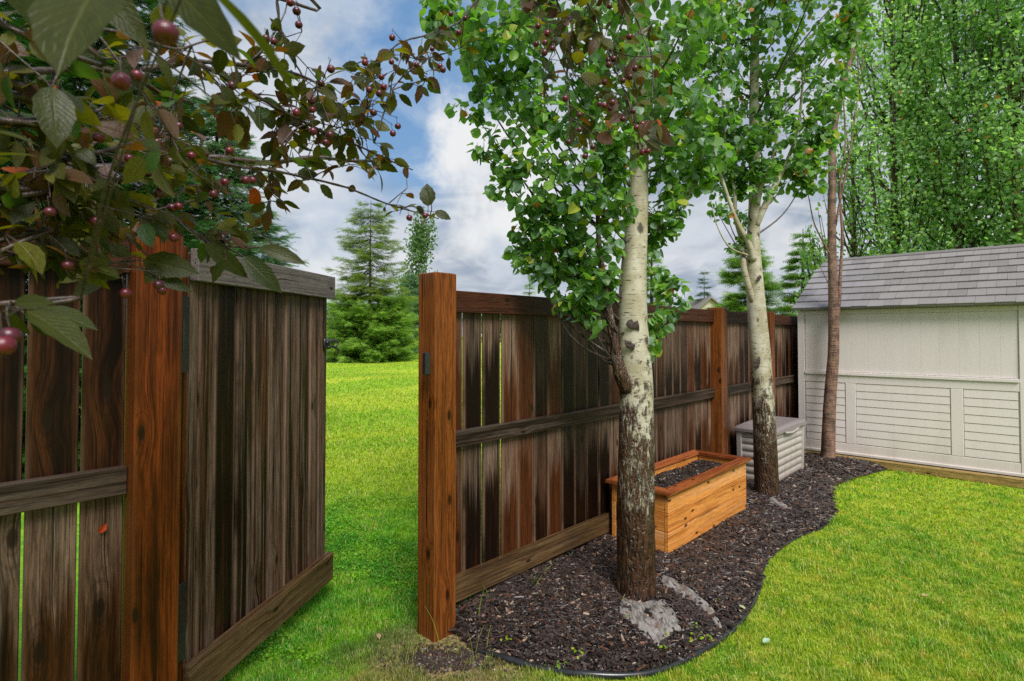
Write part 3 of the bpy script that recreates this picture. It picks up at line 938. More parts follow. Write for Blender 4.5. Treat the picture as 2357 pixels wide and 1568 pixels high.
def gp_(s_, w_=0.0, z=0.0): return g0 + GD * s_ + GN * w_ + Zv * z


mb = MB(); board(mb, gp_(0, -.019, 1.765), Zv, GN, GD, .125, .038, .02, GL + .003, c=.003); nails(mb, gp_(.02, 0, 1.765), GD, GN, GL - .05, .125); mb.build('top_rail', [M['rail_grey'], M['nail']], gt)
mb = MB(); board(mb, gp_(0, -.019, .195), Zv, GN, GD, .15, .038, 0, GL, c=.003); nails(mb, gp_(0, 0, .195), GD, GN, GL - .05, .15); mb.build('bottom_rail', [M['rail_low'], M['nail']], gt)
mb = MB(); s_ = .0; nb = 9; wb = (GL - .02) / nb
ws = [.085, .10, .15, .13, .13, .15, .13, .13, .10, .10]
ws = np.array(ws) / sum(ws) * (GL - .02)
for k, wd in enumerate(ws):
    board(mb, gp_(s_ + wd / 2, -.048 + rng.normal(0, .0015)), unit(GD + GN * rng.normal(0, .02)), GN, Zv, wd - rng.choice([.002, .004]), TB, .145, 1.815, c=.006); s_ += wd
mb.build('picket_panel', M['gate_picket'], gt)
mb = MB(); board(mb, gp_(-.022, -.05), GD, GN, Zv, .04, .05, .10, 1.83, c=.003); mb.build('hinge_stile', M['post_red'], gt)
for z in (.45, 1.5):
    mb = MB(); board(mb, gp_(-.03, -.012, z), GD, GN, Zv, .035, .006, -.14, .14, c=.001)
    tube(mb, [gp_(-.05, -.008, z - .06), gp_(-.05, -.008, z + .06)], .007, 8); mb.build('hinge', M['metal'], gt)
lt = MB()
board(lt, gp_(GL - .035, -.03, 1.445), GD, GN, Zv, .07, .012, -.03, .03, c=.002)
tube(lt, spline([gp_(GL - .06, -.02, 1.455), gp_(GL - .01, -.005, 1.462), gp_(GL + .03, .0, 1.458)], 8), .006, 8)
tube(lt, spline([gp_(GL + .0, -.01, 1.47), gp_(GL + .035, -.0, 1.46), gp_(GL + .03, 0, 1.435), gp_(GL + .0, -.0, 1.43)], 10), .005, 8)
tube(lt, spline([gp_(GL - .05, -.015, 1.43), gp_(GL - .01, .005, 1.425), gp_(GL + .045, .01, 1.405)], 8), .004, 6)
tube(lt, spline([gp_(GL - .03, -.015, 1.44), gp_(GL + .01, .01, 1.42), gp_(GL + .02, .01, 1.385)], 8), .004, 6)
lt.build('latch', M['metal'], gt, smooth=True)

# ------------------------------------------------------------------ planter
PU0, PU1, PW0, PW1, PZ0, PZ1 = 1.585, 2.985, -.062, .43, .075, .475
pc = U((PU0 + PU1) / 2, (PW0 + PW1) / 2)
pt = thing('planter_box', pc, 'orange cedar planter box filled with dark soil behind the nearest aspen', 'planter')
th = .03
for kk, (wp, nm) in enumerate([(PW1 - .03 - th / 2, 'front_panel'), (PW0 + .03 + th / 2, 'back_panel')]):
    mb = MB(); hts = [.135, .125, .13]; z = PZ0
    for h_ in hts:
        board(mb, U(PU0 + .03, wp, z + h_ / 2), Zv, ND, FD, h_ - .0015, th, 0, PU1 - PU0 - .06, c=.003, rnd=rng.random()); z += h_
    mb.build(nm, M['planter'], pt)
for up in (PU0 + .03 + th / 2, PU1 - .03 - th / 2):
    mb = MB(); z = PZ0
    for h_ in [.135, .125, .13]:
        board(mb, U(up, PW0 + .03 + th + .0008, z + h_ / 2), Zv, FD, ND, h_ - .0015, th - .004, 0, PW1 - PW0 - .06 - 2 * th - .0016, c=.003); z += h_
    mb.build('end_panel', M['planter'], pt)
mb = MB(); rw = .075
zr = PZ1 - .012
def quadprism(mb, p4, z0, z1, A, rnd):
    V = [(*p[:2], z0) for p in p4] + [(*p[:2], z1) for p in p4]
    W = [((np.dot(np.array(p) - p4[0], ND)), z, np.dot(np.array(p) - p4[0], A)) if A is FD else (np.dot(np.array(p) - p4[0], FD), z, np.dot(np.array(p) - p4[0], A)) for z in (0, .02) for p in p4]
    mb.faces(V, [(3, 2, 1, 0), (4, 5, 6, 7), (0, 1, 5, 4), (1, 2, 6, 5), (2, 3, 7, 6), (3, 0, 4, 7)], wc=W, rnd=rnd)
e = .0006
A0, A1, A2, A3 = U(PU0, PW1), U(PU1, PW1), U(PU1, PW0), U(PU0, PW0)
B0, B1, B2, B3 = U(PU0 + rw, PW1 - rw), U(PU1 - rw, PW1 - rw), U(PU1 - rw, PW0 + rw), U(PU0 + rw, PW0 + rw)
for q4, A in (((A0, A1, B1, B0), FD), ((A1, A2, B2, B1), ND), ((A2, A3, B3, B2), FD), ((A3, A0, B0, B3), ND)):
    cq = sum(q4) / 4
    q4 = [p + unit(cq - p) * e for p in q4]
    quadprism(mb, q4, zr, zr + .022, A, rng.random())
ri = mb.build('rim', M['planter_rim'], pt)
mb = MB()
for (a, b) in ((PU0 + .062, PW1 - .062), (PU1 - .062, PW1 - .062), (PU0 + .062, PW0 + .062), (PU1 - .062, PW0 + .062)):
    board(mb, U(a - .0, b), FD, ND, Zv, .055, .055, -.0, PZ0 + .3, c=.003)
mb2 = MB(); gxs = np.linspace(PU0 + .06, PU1 - .06, 60); gws = np.linspace(PW0 + .06, PW1 - .06, 24)
V = []
for a in gxs:
    for b in gws: V.append(U(a, b, .41 + .008 * math.sin(a * 9) + rng.normal(0, .004)))
i, j = np.meshgrid(np.arange(59), np.arange(23), indexing='ij')
L_ = np.stack([i * 24 + j, i * 24 + j + 1, (i + 1) * 24 + j + 1, (i + 1) * 24 + j], -1).reshape(-1)
mb2.add(np.array(V), L_[::-1], np.full(59 * 23, 4))
k = 900
sp = np.array([U(a, b, .412 + .012 * rng.random()) for a, b in zip(rng.uniform(PU0 + .08, PU1 - .08, k), rng.uniform(PW0 + .08, PW1 - .08, k))])
scatter(mb2, (ct, cf, ct), sp, frame(rv(k) * [1, 1, .3], Zv + rv(k) * .5), np.stack([.006 + .008 * rng.random(k), .008 + .014 * rng.random(k), .004 + .004 * rng.random(k)], 1), rng.random(k) * .9, mi=1)
mb2.build('soil', [M['soil'], M['chip']], pt)
legs = mb
for k, Vv in enumerate(legs.V):
    one = MB(); one.add(Vv, legs.L[k] - sum(len(v) for v in legs.V[:k]), legs.T[k], wc=legs.wc[k], rnd=legs.rn[k]); one.build('leg', M['planter'], pt)

# ------------------------------------------------------------------ resin deck box
BU0, BU1, BW0, BW1 = 3.87, 4.80, -.045, .335
bx = thing('deck_box', U((BU0 + BU1) / 2, .15), 'beige plastic storage box with ribbed sides between fence and shed', 'storage box')
mb = MB()
NZ = 66
zs = np.linspace(0.03, .55, NZ)
per = 4
V, W = [], []
for k, z in enumerate(zs):
    f = (z - .03) / .52
    taper = -.012 * (1 - f) * -1
    cor, nseg = .05, 24
    # ring: corner posts stay smooth, panels between are ribbed
    rib = abs(math.sin(math.pi * np.clip((z - .06) / .43, 0, 1) * 6)) if .06 < z < .49 else 1.0
    din = .020 * (1 - rib ** .5) if .06 < z < .49 else 0.0
    pts = []
    sides = [((BU0, BW1), (BU1, BW1), (0, -1)), ((BU1, BW1), (BU1, BW0), (-1, 0)), ((BU1, BW0), (BU0, BW0), (0, 1)), ((BU0, BW0), (BU0, BW1), (1, 0))]
    for (p0, p1, nin) in sides:
        p0 = np.array(p0); p1 = np.array(p1); L0 = np.linalg.norm(p1 - p0)
        for s_, on in ((.012 / L0, 0), (.052 / L0, 0), (.058 / L0, 1), (1 - .058 / L0, 1), (1 - .052 / L0, 0), (1 - .012 / L0, 0)):
            q = p0 + (p1 - p0) * s_ + np.array(nin) * (din + .012) * on
            pts.append(q)
    for q in pts:
        cu, cw = (BU0 + BU1) / 2, (BW0 + BW1) / 2
        qq = np.array([cu, cw]) + (q - [cu, cw]) * (1 - .03 * (1 - f) * 1.0)
        V.append(U(qq[0], qq[1], z))
        W.append((q[0], q[1], z))
R_ = 24
i, j = np.meshgrid(np.arange(NZ - 1), np.arange(R_), indexing='ij'); jn = (j + 1) % R_
L_ = np.stack([i * R_ + j, (i + 1) * R_ + j, (i + 1) * R_ + jn, i * R_ + jn], -1).reshape(-1)
L_ = np.concatenate([L_, (np.arange(R_) + (NZ - 1) * R_)[::-1]])
mb.add(np.array(V), L_, np.concatenate([np.full((NZ - 1) * R_, 4), [R_]]), wc=W)
mb.build('body', M['box_body'], bx)
mb = MB()
lu, lw = 40, 34
V = []
for layer in range(2):
    for a in np.linspace(0, 1, lu):
        for b in np.linspace(0, 1, lw):
            uu = BU0 - .012 + (BU1 - BU0 + .024) * a; wq = BW0 - .008 + (BW1 - BW0 + .026) * b
            ed = min(a, 1 - a) * .95 / .05; eb = min(b, 1 - b) * .4 / .05
            rnd_ = min(1, ed, eb)
            grv = .005 * (math.sin(a * math.pi * 14) > .3) * (1 if .06 < a < .94 and .08 < b < .9 else 0)
            z = .572 + .028 * math.sqrt(max(0, 1 - (1 - rnd_) ** 2)) - grv + .012 * math.sin(math.pi * a) if layer else .545 - (.0 if b < .97 else .025 * math.sin(math.pi * np.clip((a - .25) / .5, 0, 1)))
            V.append(U(uu, wq, z))
V = np.array(V); n1 = lu * lw
i, j = np.meshgrid(np.arange(lu - 1), np.arange(lw - 1), indexing='ij')
top = np.stack([i * lw + j, i * lw + j + 1, (i + 1) * lw + j + 1, (i + 1) * lw + j], -1).reshape(-1, 4)
idl = np.arange(n1).reshape(lu, lw)
ring = list(idl[:, 0]) + list(idl[-1, 1:]) + list(idl[::-1, -1][1:]) + list(idl[0, ::-1][1:-1])
sd = [(ring[k], ring[(k + 1) % len(ring)], ring[(k + 1) % len(ring)] + n1, ring[k] + n1) for k in range(len(ring))]
fs = [tuple(f) for f in top[:, ::-1] + n1] + [tuple(f) for f in top] + sd
mb.faces(V, fs)
mb.build('lid', M['box_lid'], bx)
mb = MB()
hp = spline([U((BU0 + BU1) / 2 + a, BW1 + .012, .535 - d_) for a, d_ in ((-.2, 0), (-.1, .012), (0, .02), (.1, .012), (.2, 0))], 16)
tube(mb, hp, .012, 8); mb.build('handle', M['box_body'], bx, smooth=True)

# ------------------------------------------------------------------ shed
sh = thing('storage_shed', U(U_SHED, 1.2), 'pale resin storage shed with grey tiled roof and louvred lower panels', 'shed')
SW0, SW1 = 0.0, 2.32
DU = 2.4


def sbox(mb, w0, w1, z0, z1, u0, u1, c=.003, rnd=0.5):
    board(mb, U((u0 + u1) / 2, w0, (z0 + z1) / 2), FD, Zv, ND, abs(u1 - u0), z1 - z0, 0, w1 - w0, c=min(c, abs(u1 - u0) * .4), rnd=rnd)


mb = MB()
sbox(mb, SW0 + .02, SW1 - .02, .10, 1.80, U_SHED + .03, U_SHED + DU - .03)
# gables
for ww in (SW0 + .02, SW1 - .05):
    pr = [U(U_SHED + .03, ww, 1.795), U(U_SHED + DU - .03, ww, 1.795), U(U_SHED + DU / 2, ww, 2.46)]
    pr2 = [p + ND * .03 for p in pr]
    mb.faces(pr + pr2, [(0, 1, 2), (5, 4, 3), (0, 3, 4, 1), (1, 4, 5, 2), (2, 5, 3, 0)])
# vertical tongue grooves of the upper wall: thin boards
s_ = SW0 + .085
bands = [(SW0 + .085, .51), (.62, 1.49), (1.60, 2.03)]
w_ = SW0 + .085
while w_ < 2.03:
    w1_ = min(w_ + .165, 2.03)
    sbox(mb, w_ + .0004, w1_ - .0002, 1.06, 1.735, U_SHED + .018, U_SHED + .031, c=.0008)
    w_ = w1_
mb.build('wall', M['shed_wall'], sh)
mb = MB()
sbox(mb, SW0, SW0 + .075, .11, 1.79, U_SHED + .004, U_SHED + .031)       # corner
sbox(mb, 2.04, SW1, .11, 1.79, U_SHED + .006, U_SHED + .031)
sbox(mb, SW0 + .077, 2.038, 1.738, 1.79, U_SHED + .01, U_SHED + .031)
sbox(mb, SW0 + .077, 2.038, 1.02, 1.055, U_SHED - .006, U_SHED + .031)
sbox(mb, SW0 + .077, 2.038, .93, 1.018, U_SHED + .008, U_SHED + .031)
sbox(mb, SW0 + .077, 2.038, .11, .225, U_SHED + .008, U_SHED + .031)
sbox(mb, SW0 - .004, SW1 + .004, .095, .125, U_SHED - .008, U_SHED + .031)
for (a, b) in ((.513, .618), (1.493, 1.598)):
    sbox(mb, a, b, .227, .928, U_SHED + .0075, U_SHED + .031)
mb.build('trim', M['shed_wall'], sh)
for (a, b) in bands:
    mb = MB(); nl = 8; hz = (.926 - .228) / nl
    for k in range(nl):
        z0 = .228 + k * hz
        # sloped lap slat
        lo, hi = U_SHED + .009, U_SHED + .0125
        V = [U(lo, a + .003, z0 + .006), U(lo, b - .003, z0 + .006), U(hi, b - .003, z0 + hz), U(hi, a + .003, z0 + hz),
             U(U_SHED + .031, a + .003, z0 + .006), U(U_SHED + .031, b - .003, z0 + .006), U(U_SHED + .031, b - .003, z0 + hz), U(U_SHED + .031, a + .003, z0 + hz)]
        mb.faces(V, [(0, 1, 2, 3), (0, 4, 5, 1), (3, 2, 6, 7), (0, 3, 7, 4), (1, 5, 6, 2)])
    mb.build('louvre_panel', M['shed_wall'], sh)
# roof
RE = U_SHED - .09; RZ0, RZ1 = 1.80, 2.50; RU1 = U_SHED + DU / 2
rd = unit(np.array([*(FD[:2] * (RU1 - RE)), RZ1 - RZ0])); rl = math.hypot(RU1 - RE, RZ1 - RZ0)
rn = unit(np.cross(ND, rd)); rn = rn if rn[2] > 0 else -rn
mb = MB()
RW0, RW1 = SW0 - .03, SW1 + .06
board(mb, U(RE, RW0, RZ0) + rd * rl / 2, rd, rn, ND, rl, .02, 0, RW1 - RW0, c=.002, rnd=.1)
NCs = 8
for r_ in range(NCs):
    w_ = RW0 + .001; k = 0
    while w_ < RW1 - .01:
        wd = min(.158, RW1 - w_)
        if r_ % 2 and k == 0: wd = .085
        cl_ = rl / NCs
        jit = rng.normal(0, .003)
        V0 = U(RE, 0, RZ0) + rn * .0105 + rd * (cl_ * r_ + jit)
        a = [V0 + ND * (w_ + .0012), V0 + ND * (w_ + wd - .0012)]
        lift = .017 + rng.normal(0, .0015)
        V = [a[0], a[1], a[1] + rd * (cl_ - jit), a[0] + rd * (cl_ - jit), a[0] + rn * lift, a[1] + rn * lift, a[1] + rd * (cl_ - jit) + rn * .003, a[0] + rd * (cl_ - jit) + rn * .003]
        Wc = [(0, 0, 0), (wd, 0, 0), (wd, 0, cl_), (0, 0, cl_)] * 2
        mb.faces(V, [(0, 1, 5, 4), (4, 5, 6, 7), (1, 2, 6, 5), (3, 0, 4, 7), (2, 3, 7, 6)], wc=Wc, rnd=rng.random())
        w_ += wd; k += 1
# ridge and rear slope
rd2 = unit(np.array([*(FD[:2] * (RU1 - RE)), -(RZ1 - RZ0)])); rn2 = unit(np.cross(rd2, ND)); rn2 = rn2 if rn2[2] > 0 else -rn2
board(mb, U(RU1, RW0, RZ1) + rd2 * (rl / 2 + .012), rd2, rn2, ND, rl, .03, 0, RW1 - RW0, c=.002, rnd=.3)
tube(mb, [U(RU1, RW0, RZ1 + .012), U(RU1, RW1, RZ1 + .012)], .03, 8, rnd=.2)
mb.build('roof', M['roof'], sh)
# timber base
tb = thing('base_timber', U(U_SHED - .06, 1.1), 'long yellowish timber lying along the foot of the pale shed', 'timber')
mb = MB()
board(mb, U(U_SHED - .075, -.1, .047), FD, Zv, ND, .085, .09, 0, 2.75, c=.006)
mb.build('timber', M['timber'], tb)

# ------------------------------------------------------------------ small things on the ground
def hosething():
    mb = MB()
    pth = np.column_stack([edge_pts, np.zeros(len(edge_pts))])[8:128]
    zt = np.full(len(pth), .014) + .004 * np.sin(np.arange(len(pth)) * .3)
    pth[:, 2] = zt
    rad = np.interp(np.linspace(0, 1, len(pth)), [0, .08, .5, .62, 1], [.008, .016, .016, .010, .008])
    tube(mb, pth, rad, 10)
    o = mb.build('garden_edging', M['hose'], smooth=True)
    tag(o, 'black rubber edging tube curving between mulch and lawn', 'garden edging')
hosething()


def scrap(name, px, label, cat, m_, th=.012, zb=.06, ridge=.010):
    c0 = np.array([G(a, b, zb)[:2] for a, b in px])
    ctr = c0.mean(axis=0)
    lo, hi = c0.min(axis=0), c0.max(axis=0)
    g = .012
    xs = np.arange(lo[0], hi[0] + g, g); ys = np.arange(lo[1], hi[1] + g, g)
    A, B = np.meshgrid(xs, ys, indexing='ij'); p = np.stack([A.ravel(), B.ravel()], 1)
    ins_ = inside(p, c0)
    d = edist(p, np.vstack([c0[k] + (c0[(k + 1) % len(c0)] - c0[k]) * np.linspace(0, 1, 12)[:, None] for k in range(len(c0))]))
    z = bedz(p) + .006 + ridge * np.clip(d / .06, 0, 1) + .006 * np.sin((p[:, 0] * 70 + p[:, 1] * 25 + 3 * np.sin(p[:, 1] * 20))) * np.clip(d / .02, 0, 1)
    ii = np.arange(len(p)).reshape(A.shape)
    q = np.stack([ii[:-1, :-1], ii[1:, :-1], ii[1:, 1:], ii[:-1, 1:]], -1).reshape(-1, 4); q = q[ins_[q].all(axis=1)]
    us, iv = np.unique(q.ravel(), return_inverse=True)
    mb = MB(); T_ = np.column_stack([p[us], z[us]]); Bt = T_ - [0, 0, th]
    mb.add(np.vstack([T_, Bt]), np.concatenate([iv, (iv.reshape(-1, 4)[:, ::-1] + len(us)).ravel()]), np.full(2 * len(q), 4))
    o = mb.build(name, m_, smooth=True); return tag(o, label, cat)


scrap('landscape_fabric', [(1428, 1372), (1468, 1385), (1530, 1380), (1560, 1420), (1572, 1450), (1545, 1462), (1515, 1488), (1480, 1470), (1455, 1445), (1420, 1415)],
      'torn grey landscape fabric exposed at the foot of the nearest aspen', 'landscape fabric', M['fabric'])
scrap('surface_root', [(1508, 1318), (1555, 1335), (1600, 1365), (1640, 1395), (1668, 1432), (1650, 1434), (1615, 1402), (1560, 1375), (1520, 1345)],
      'long grey weathered root lying in mulch right of the nearest aspen', 'root', M['fabric'], ridge=.018)
scrap('surface_root', [(1752, 1150), (1785, 1148), (1832, 1176), (1828, 1184), (1790, 1172), (1757, 1162)],
      'short grey root at the foot of the second aspen', 'root', M['fabric'], ridge=.02)

fl = leaf_tmpl(6, .62, .45, .15, .1)
def fallen(px, py, label, col, s_=.045, z=.045, onfence=None):
    mb = MB(); p = G(px, py, z) if onfence is None else onfence
    k = 1
    R = frame(rv(1) * [1, 1, .15], (Zv + rv(1) * .3)) if onfence is None else frame(np.array([[.5, .2, .8]]), ND[None] + rv(1) * .2)
    scatter(mb, fl, p[None], R, np.array([s_]), np.array([.5]))
    o = mb.build('fallen_leaf', col); tag(o, label, 'leaf', 'fallen leaves')
pl_pale = leafmat('pale_fallen_leaf', [(.36, .42, .22), (.42, .48, .26), (.42, .48, .26)], .2, .4, .3)
pl_blue = leafmat('silvery_fallen_leaf', [(.30, .45, .33), (.34, .5, .38), (.34, .5, .38)], .2, .3, .3)
pl_tan = leafmat('tan_fallen_leaf', [(.35, .2, .12), (.42, .26, .16), (.42, .26, .16)], .2, .4, .2)
pl_or = leafmat('orange_fallen_leaf', [(.5, .18, .06), (.55, .2, .07), (.55, .2, .07)], .2, .4, .2)
pl_red = leafmat('red_fallen_leaf', [(.42, .03, .01), (.5, .05, .01), (.5, .05, .01)], .2, .3, .2)
fallen(1975 * .8596 * 1.0 + 0, 1620 * .8596, 'pale yellow-green leaf in the mulch beside the black edging', pl_pale, .05)
fallen(1862 * .8596, 1686 * .8596, 'small yellowish leaf in the mulch below the grey root', pl_pale, .035)
fallen(2042 * .8596, 1720 * .8596, 'silvery green leaf lying alone on the lawn', pl_blue, .045, .03)
for k_, (px_, py_, lab_) in enumerate([(1610, 1300, 'yellowish leaf in the mulch between planter and long grey root'), (2120, 1370, 'brownish leaf lying far out on the lawn right of the bed'),
                                       (870, 1458, 'small pinkish leaf in the grass below the open gate'), (1870, 1218, 'orange bark strip in the mulch near the lawn edge bend')]):
    fallen(px_, py_, lab_, [pl_pale, pl_tan, pl_tan, pl_or][k_], .035, .03 if k_ in (1, 2) else .06)
fallen(1194 * .8596 + 560, 1325, 'pale leaf in the mulch left of the nearest aspen', pl_pale, .04)
u_, = [u_at(236, -.1)]
zf = P(236, 1227, (U(u_, -.1))[1])[2]
fallen(0, 0, 'small bright red leaf stuck to the dark left fence', pl_red, .035, onfence=U(u_, -.098, zf))

# ------------------------------------------------------------------ trees: trunks
def trunk_mesh(pts, radii, seg=40, n_=90, rough_z=0.8, amp=.045, flare=True):
    mb = MB()
    pth = spline(pts, n_)
    rr_ = np.interp(np.linspace(0, 1, n_), np.linspace(0, 1, len(radii)), radii)
    ph = rng.random(12) * 6.28
    def disp(ang, l, i):
        z = pth[i][2]
        rough_ = np.clip((rough_z + .25 - z) / .5, 0, 1)
        d = 1 + .02 * np.sin(ang * 3 + l * 4 + ph[0]) + .012 * np.sin(ang * 5 - l * 9 + ph[1])
        d = d + amp * rough_ * (np.abs(np.sin(ang * 9 + 1.3 * np.sin(l * 9 + ph[2]) + ph[3])) - .5)
        d = d + .5 * amp * rough_ * np.sin(ang * 17 + l * 35)
        if flare: d = d + .28 * np.exp(-l / .06) * (1 + .5 * np.sin(ang * 5 + ph[4]))
        return d
    tube(mb, pth, rr_, seg, disp=disp)
    return mb, pth


def knob(mb, c, n_, r, m=10):
    """bark swelling: small bumpy dome"""
    V = []; n_ = unit(n_); a = unit(np.cross(n_, Zv)); b = np.cross(n_, a)
    fs = []
    rings = 4
    for k in range(rings + 1):
        f = k / rings
        for j in range(m):
            th_ = 2 * math.pi * j / m
            rr_ = r * math.cos(f * math.pi / 2) * (1 + .3 * math.sin(2 * th_ + c[2] * 50) + .15 * math.sin(5 * th_ + c[2] * 90)) * (1.3 if abs(math.cos(th_)) > .5 else 1)
            V.append(c + a * math.cos(th_) * rr_ + b * math.sin(th_) * rr_ * 1.3 + n_ * (r * .16 * math.sin(f * math.pi / 2) - .004))
    for k in range(rings):
        for j in range(m):
            fs.append((k * m + j, k * m + (j + 1) % m, (k + 1) * m + (j + 1) % m, (k + 1) * m + j))
    mb.faces(V, fs, wc=[(0, 0, 0)] * len(V), mi=1)


ASP = leaf_tmpl(5, .95, .42, .10, .12, tip=.62)


def leaf_cloud(mbL, mbT, blobs, size, twigs=10, per=7, start=None, droop=.5, tw_r=.0018, dens=1.0, tm=ASP, spread=.7, tipup=.25):
    """blobs: (centre, radius). Twigs radiate in each blob and carry leaves on both sides."""
    for c, r in blobs:
        nt = max(2, int(twigs * dens))
        for _ in range(nt):
            d = unit(rng.normal(size=3) * [1, 1, .8] + [0, 0, tipup])
            p0 = c + rng.normal(size=3) * r * .38
            L_ = r * rng.uniform(.4, 1.0)
            p2 = p0 + d * L_ + Zv * -.12 * L_
            pth = spline([p0, (p0 + p2) / 2 + rng.normal(size=3) * r * .07, p2], 6)
            tube(mbT, pth, np.linspace(tw_r, tw_r * .4, 6), 4, cap=False)
            k = rng.integers(int(per * .6), int(per * 1.5) + 1)
            tt = np.sort(rng.uniform(.1, 1, k))
            pos = np.stack([np.interp(tt * 5, np.arange(6), pth[:, a]) for a in range(3)], 1)
            side = unit(np.cross(d, rng.normal(size=(k, 3))) + d * .4)
            tip = unit(side * spread + np.array([0, 0, -droop]) + rng.normal(size=(k, 3)) * .35)
            pet = size * .55
            pos2 = pos + side * pet * rng.uniform(.5, 1.1, (k, 1))
            nrm = unit(np.array([0, 0, .9]) + rng.normal(size=(k, 3)) * .6 + unit(CAM - c) * 0.15)
            sz = size * rng.uniform(.65, 1.15, k)
            scatter(mbL, tm, pos2, frame(tip, nrm), np.stack([sz * rng.uniform(.85, 1.1, k), sz, sz * rng.uniform(-.8, 3.2, k)], 1), rng.random(k))


def limbs(mbT, trunk, blobs, r0=.012, zdrop=.75, frac=.62):
    for c, r in blobs:
        if rng.random() > frac: continue
        z0 = c[2] - max(zdrop * np.linalg.norm(c[:2] - trunk[np.argmin(abs(trunk[:, 2] - c[2]))][:2]) * 1.6, .15)
        z0 = max(z0, trunk[0][2] + 1.3)
        t0 = trunk[np.argmin(abs(trunk[:, 2] - z0))]
        mid = t0 * .45 + c * .55 + np.array([0, 0, -.10]) + rng.normal(size=3) * .03
        pth = spline([t0, mid, c], 12)
        tube(mbT, pth, np.linspace(r0, r0 * .25, 12), 6, cap=False)


def blobpx(lst, Y0, rs=1.0):
    out = []
    for (px, py, r, dY) in lst:
        Y = Y0 + dY
        out.append((P(px, py, Y), r / F_PX * Y * rs))
    return out


# --- nearest aspen
b1 = G(1466, 1378, .02); Y1 = b1[1]
tr1 = [b1 - [0, 0, .03], P(1462, 1150, Y1), P(1464, 900, Y1 + .02), P(1456, 700, Y1 + .03), P(1468, 430, Y1 + .06), P(1478, 100, Y1 + .05), P(1470, -300, Y1 + .1), P(1480, -700, Y1 + .1)]
a1 = thing('aspen_tree', b1, 'nearest aspen with cream trunk, dark wet base and low leafy sprays left of it', 'tree', 'aspens along the fence')
mb, tp1 = trunk_mesh(tr1, [.104, .102, .095, .081, .057, .046, .036, .02], 56, 130, rough_z=.85)
# low side stem on the left
st = spline([P(1447, 900, Y1 - .02), P(1425, 850, Y1 - .03), P(1408, 760, Y1 - .03), P(1392, 660, Y1 - .02), P(1378, 560, Y1), P(1372, 420, Y1), P(1352, 280, Y1 + .02), P(1340, 120, Y1)], 40)
tube(mb, st, np.interp(np.linspace(0, 1, 40), [0, .1, .25, .6, 1], [.045, .042, .026, .014, .006]), 14, mi=2)
for (px, py, r) in ((1458, 748, .024), (1450, 795, .020), (1478, 960, .016)):
    c = P(px, py, Y1 - .083); knob(mb, c + [0, .012, 0], unit(np.array([(px - 1458) / 60, -1, 0])), r)

B = [(1130, 60, 80, -.1), (1040, 40, 60, .1), (1010, 20, 40, 0), (1250, 50, 100, -.15), (1380, 40, 100, -.3), (1520, 50, 100, -.15), (1620, 60, 70, .1), (1110, 130, 55, 0), (1190, 160, 85, 0), (1310, 170, 100, -.2),
     (1450, 160, 100, -.28), (1580, 180, 90, -.1), (1130, 205, 55, .1), (1065, 245, 26, 0), (1090, 262, 26, .02), (1190, 270, 70, -.05), (1290, 300, 90, -.15), (1400, 290, 90, -.25), (1540, 300, 90, -.02), (1620, 330, 60, .1), (1250, 240, 60, .2), (1500, 230, 80, .25), (1360, 220, 80, .2),
     (1110, 345, 26, 0), (1132, 372, 28, .02), (1185, 390, 50, 0), (1160, 425, 32, 0), (1260, 400, 75, -.1), (1350, 390, 80, -.2), (1420, 370, 50, -.25), (1540, 400, 65, .1), (1610, 400, 40, .1), (1230, 470, 55, -.05), (1300, 480, 75, -.1), (1380, 470, 65, -.15), (1530, 460, 55, .12), (1515, 520, 36, .1), (1425, 480, 30, -.16),
     (1220, 530, 42, 0), (1290, 560, 55, -.05), (1370, 560, 60, -.1), (1250, 590, 36, 0), (1310, 630, 50, -.05), (1375, 640, 45, -.08), (1195, 585, 20, 0), (1210, 605, 18, 0), (1240, 640, 24, 0), (1270, 660, 30, -.02), (1340, 690, 36, -.05), (1385, 700, 32, -.06), (1355, 730, 24, -.06), (1300, 700, 28, -.02),
     (1505, 575, 22, .1), (1520, 640, 26, .1), (1545, 650, 18, .1), (1530, 700, 30, .08), (1550, 690, 20, .08), (1505, 735, 20, .05), (1500, 795, 16, .03), (1510, 780, 12, .05)]
bl1 = blobpx(B, Y1)
hi = [(np.array([b1[0] + rng.normal() * .42, b1[1] + rng.normal() * .42, rng.uniform(3.2, 5.3)]), .33) for _ in range(16)]
mL, mT = MB(), MB()
small = [b for b in bl1 if b[1] < .08]; large = [b for b in bl1 if b[1] >= .08]
leaf_cloud(mL, mT, large, .059, twigs=14, per=8)
leaf_cloud(mL, mT, small, .058, twigs=4, per=6)
leaf_cloud(mL, mT, hi, .065, twigs=12, per=9)
limbs(mT, tp1, bl1 + hi, .009)
mb.build('trunk', [M['bark1'], M['knot'], M['bark_stem']], a1, smooth=True)
mL.merge(mT, 1).build('crown', [M['aspen_leaf'], M['twig']], a1)

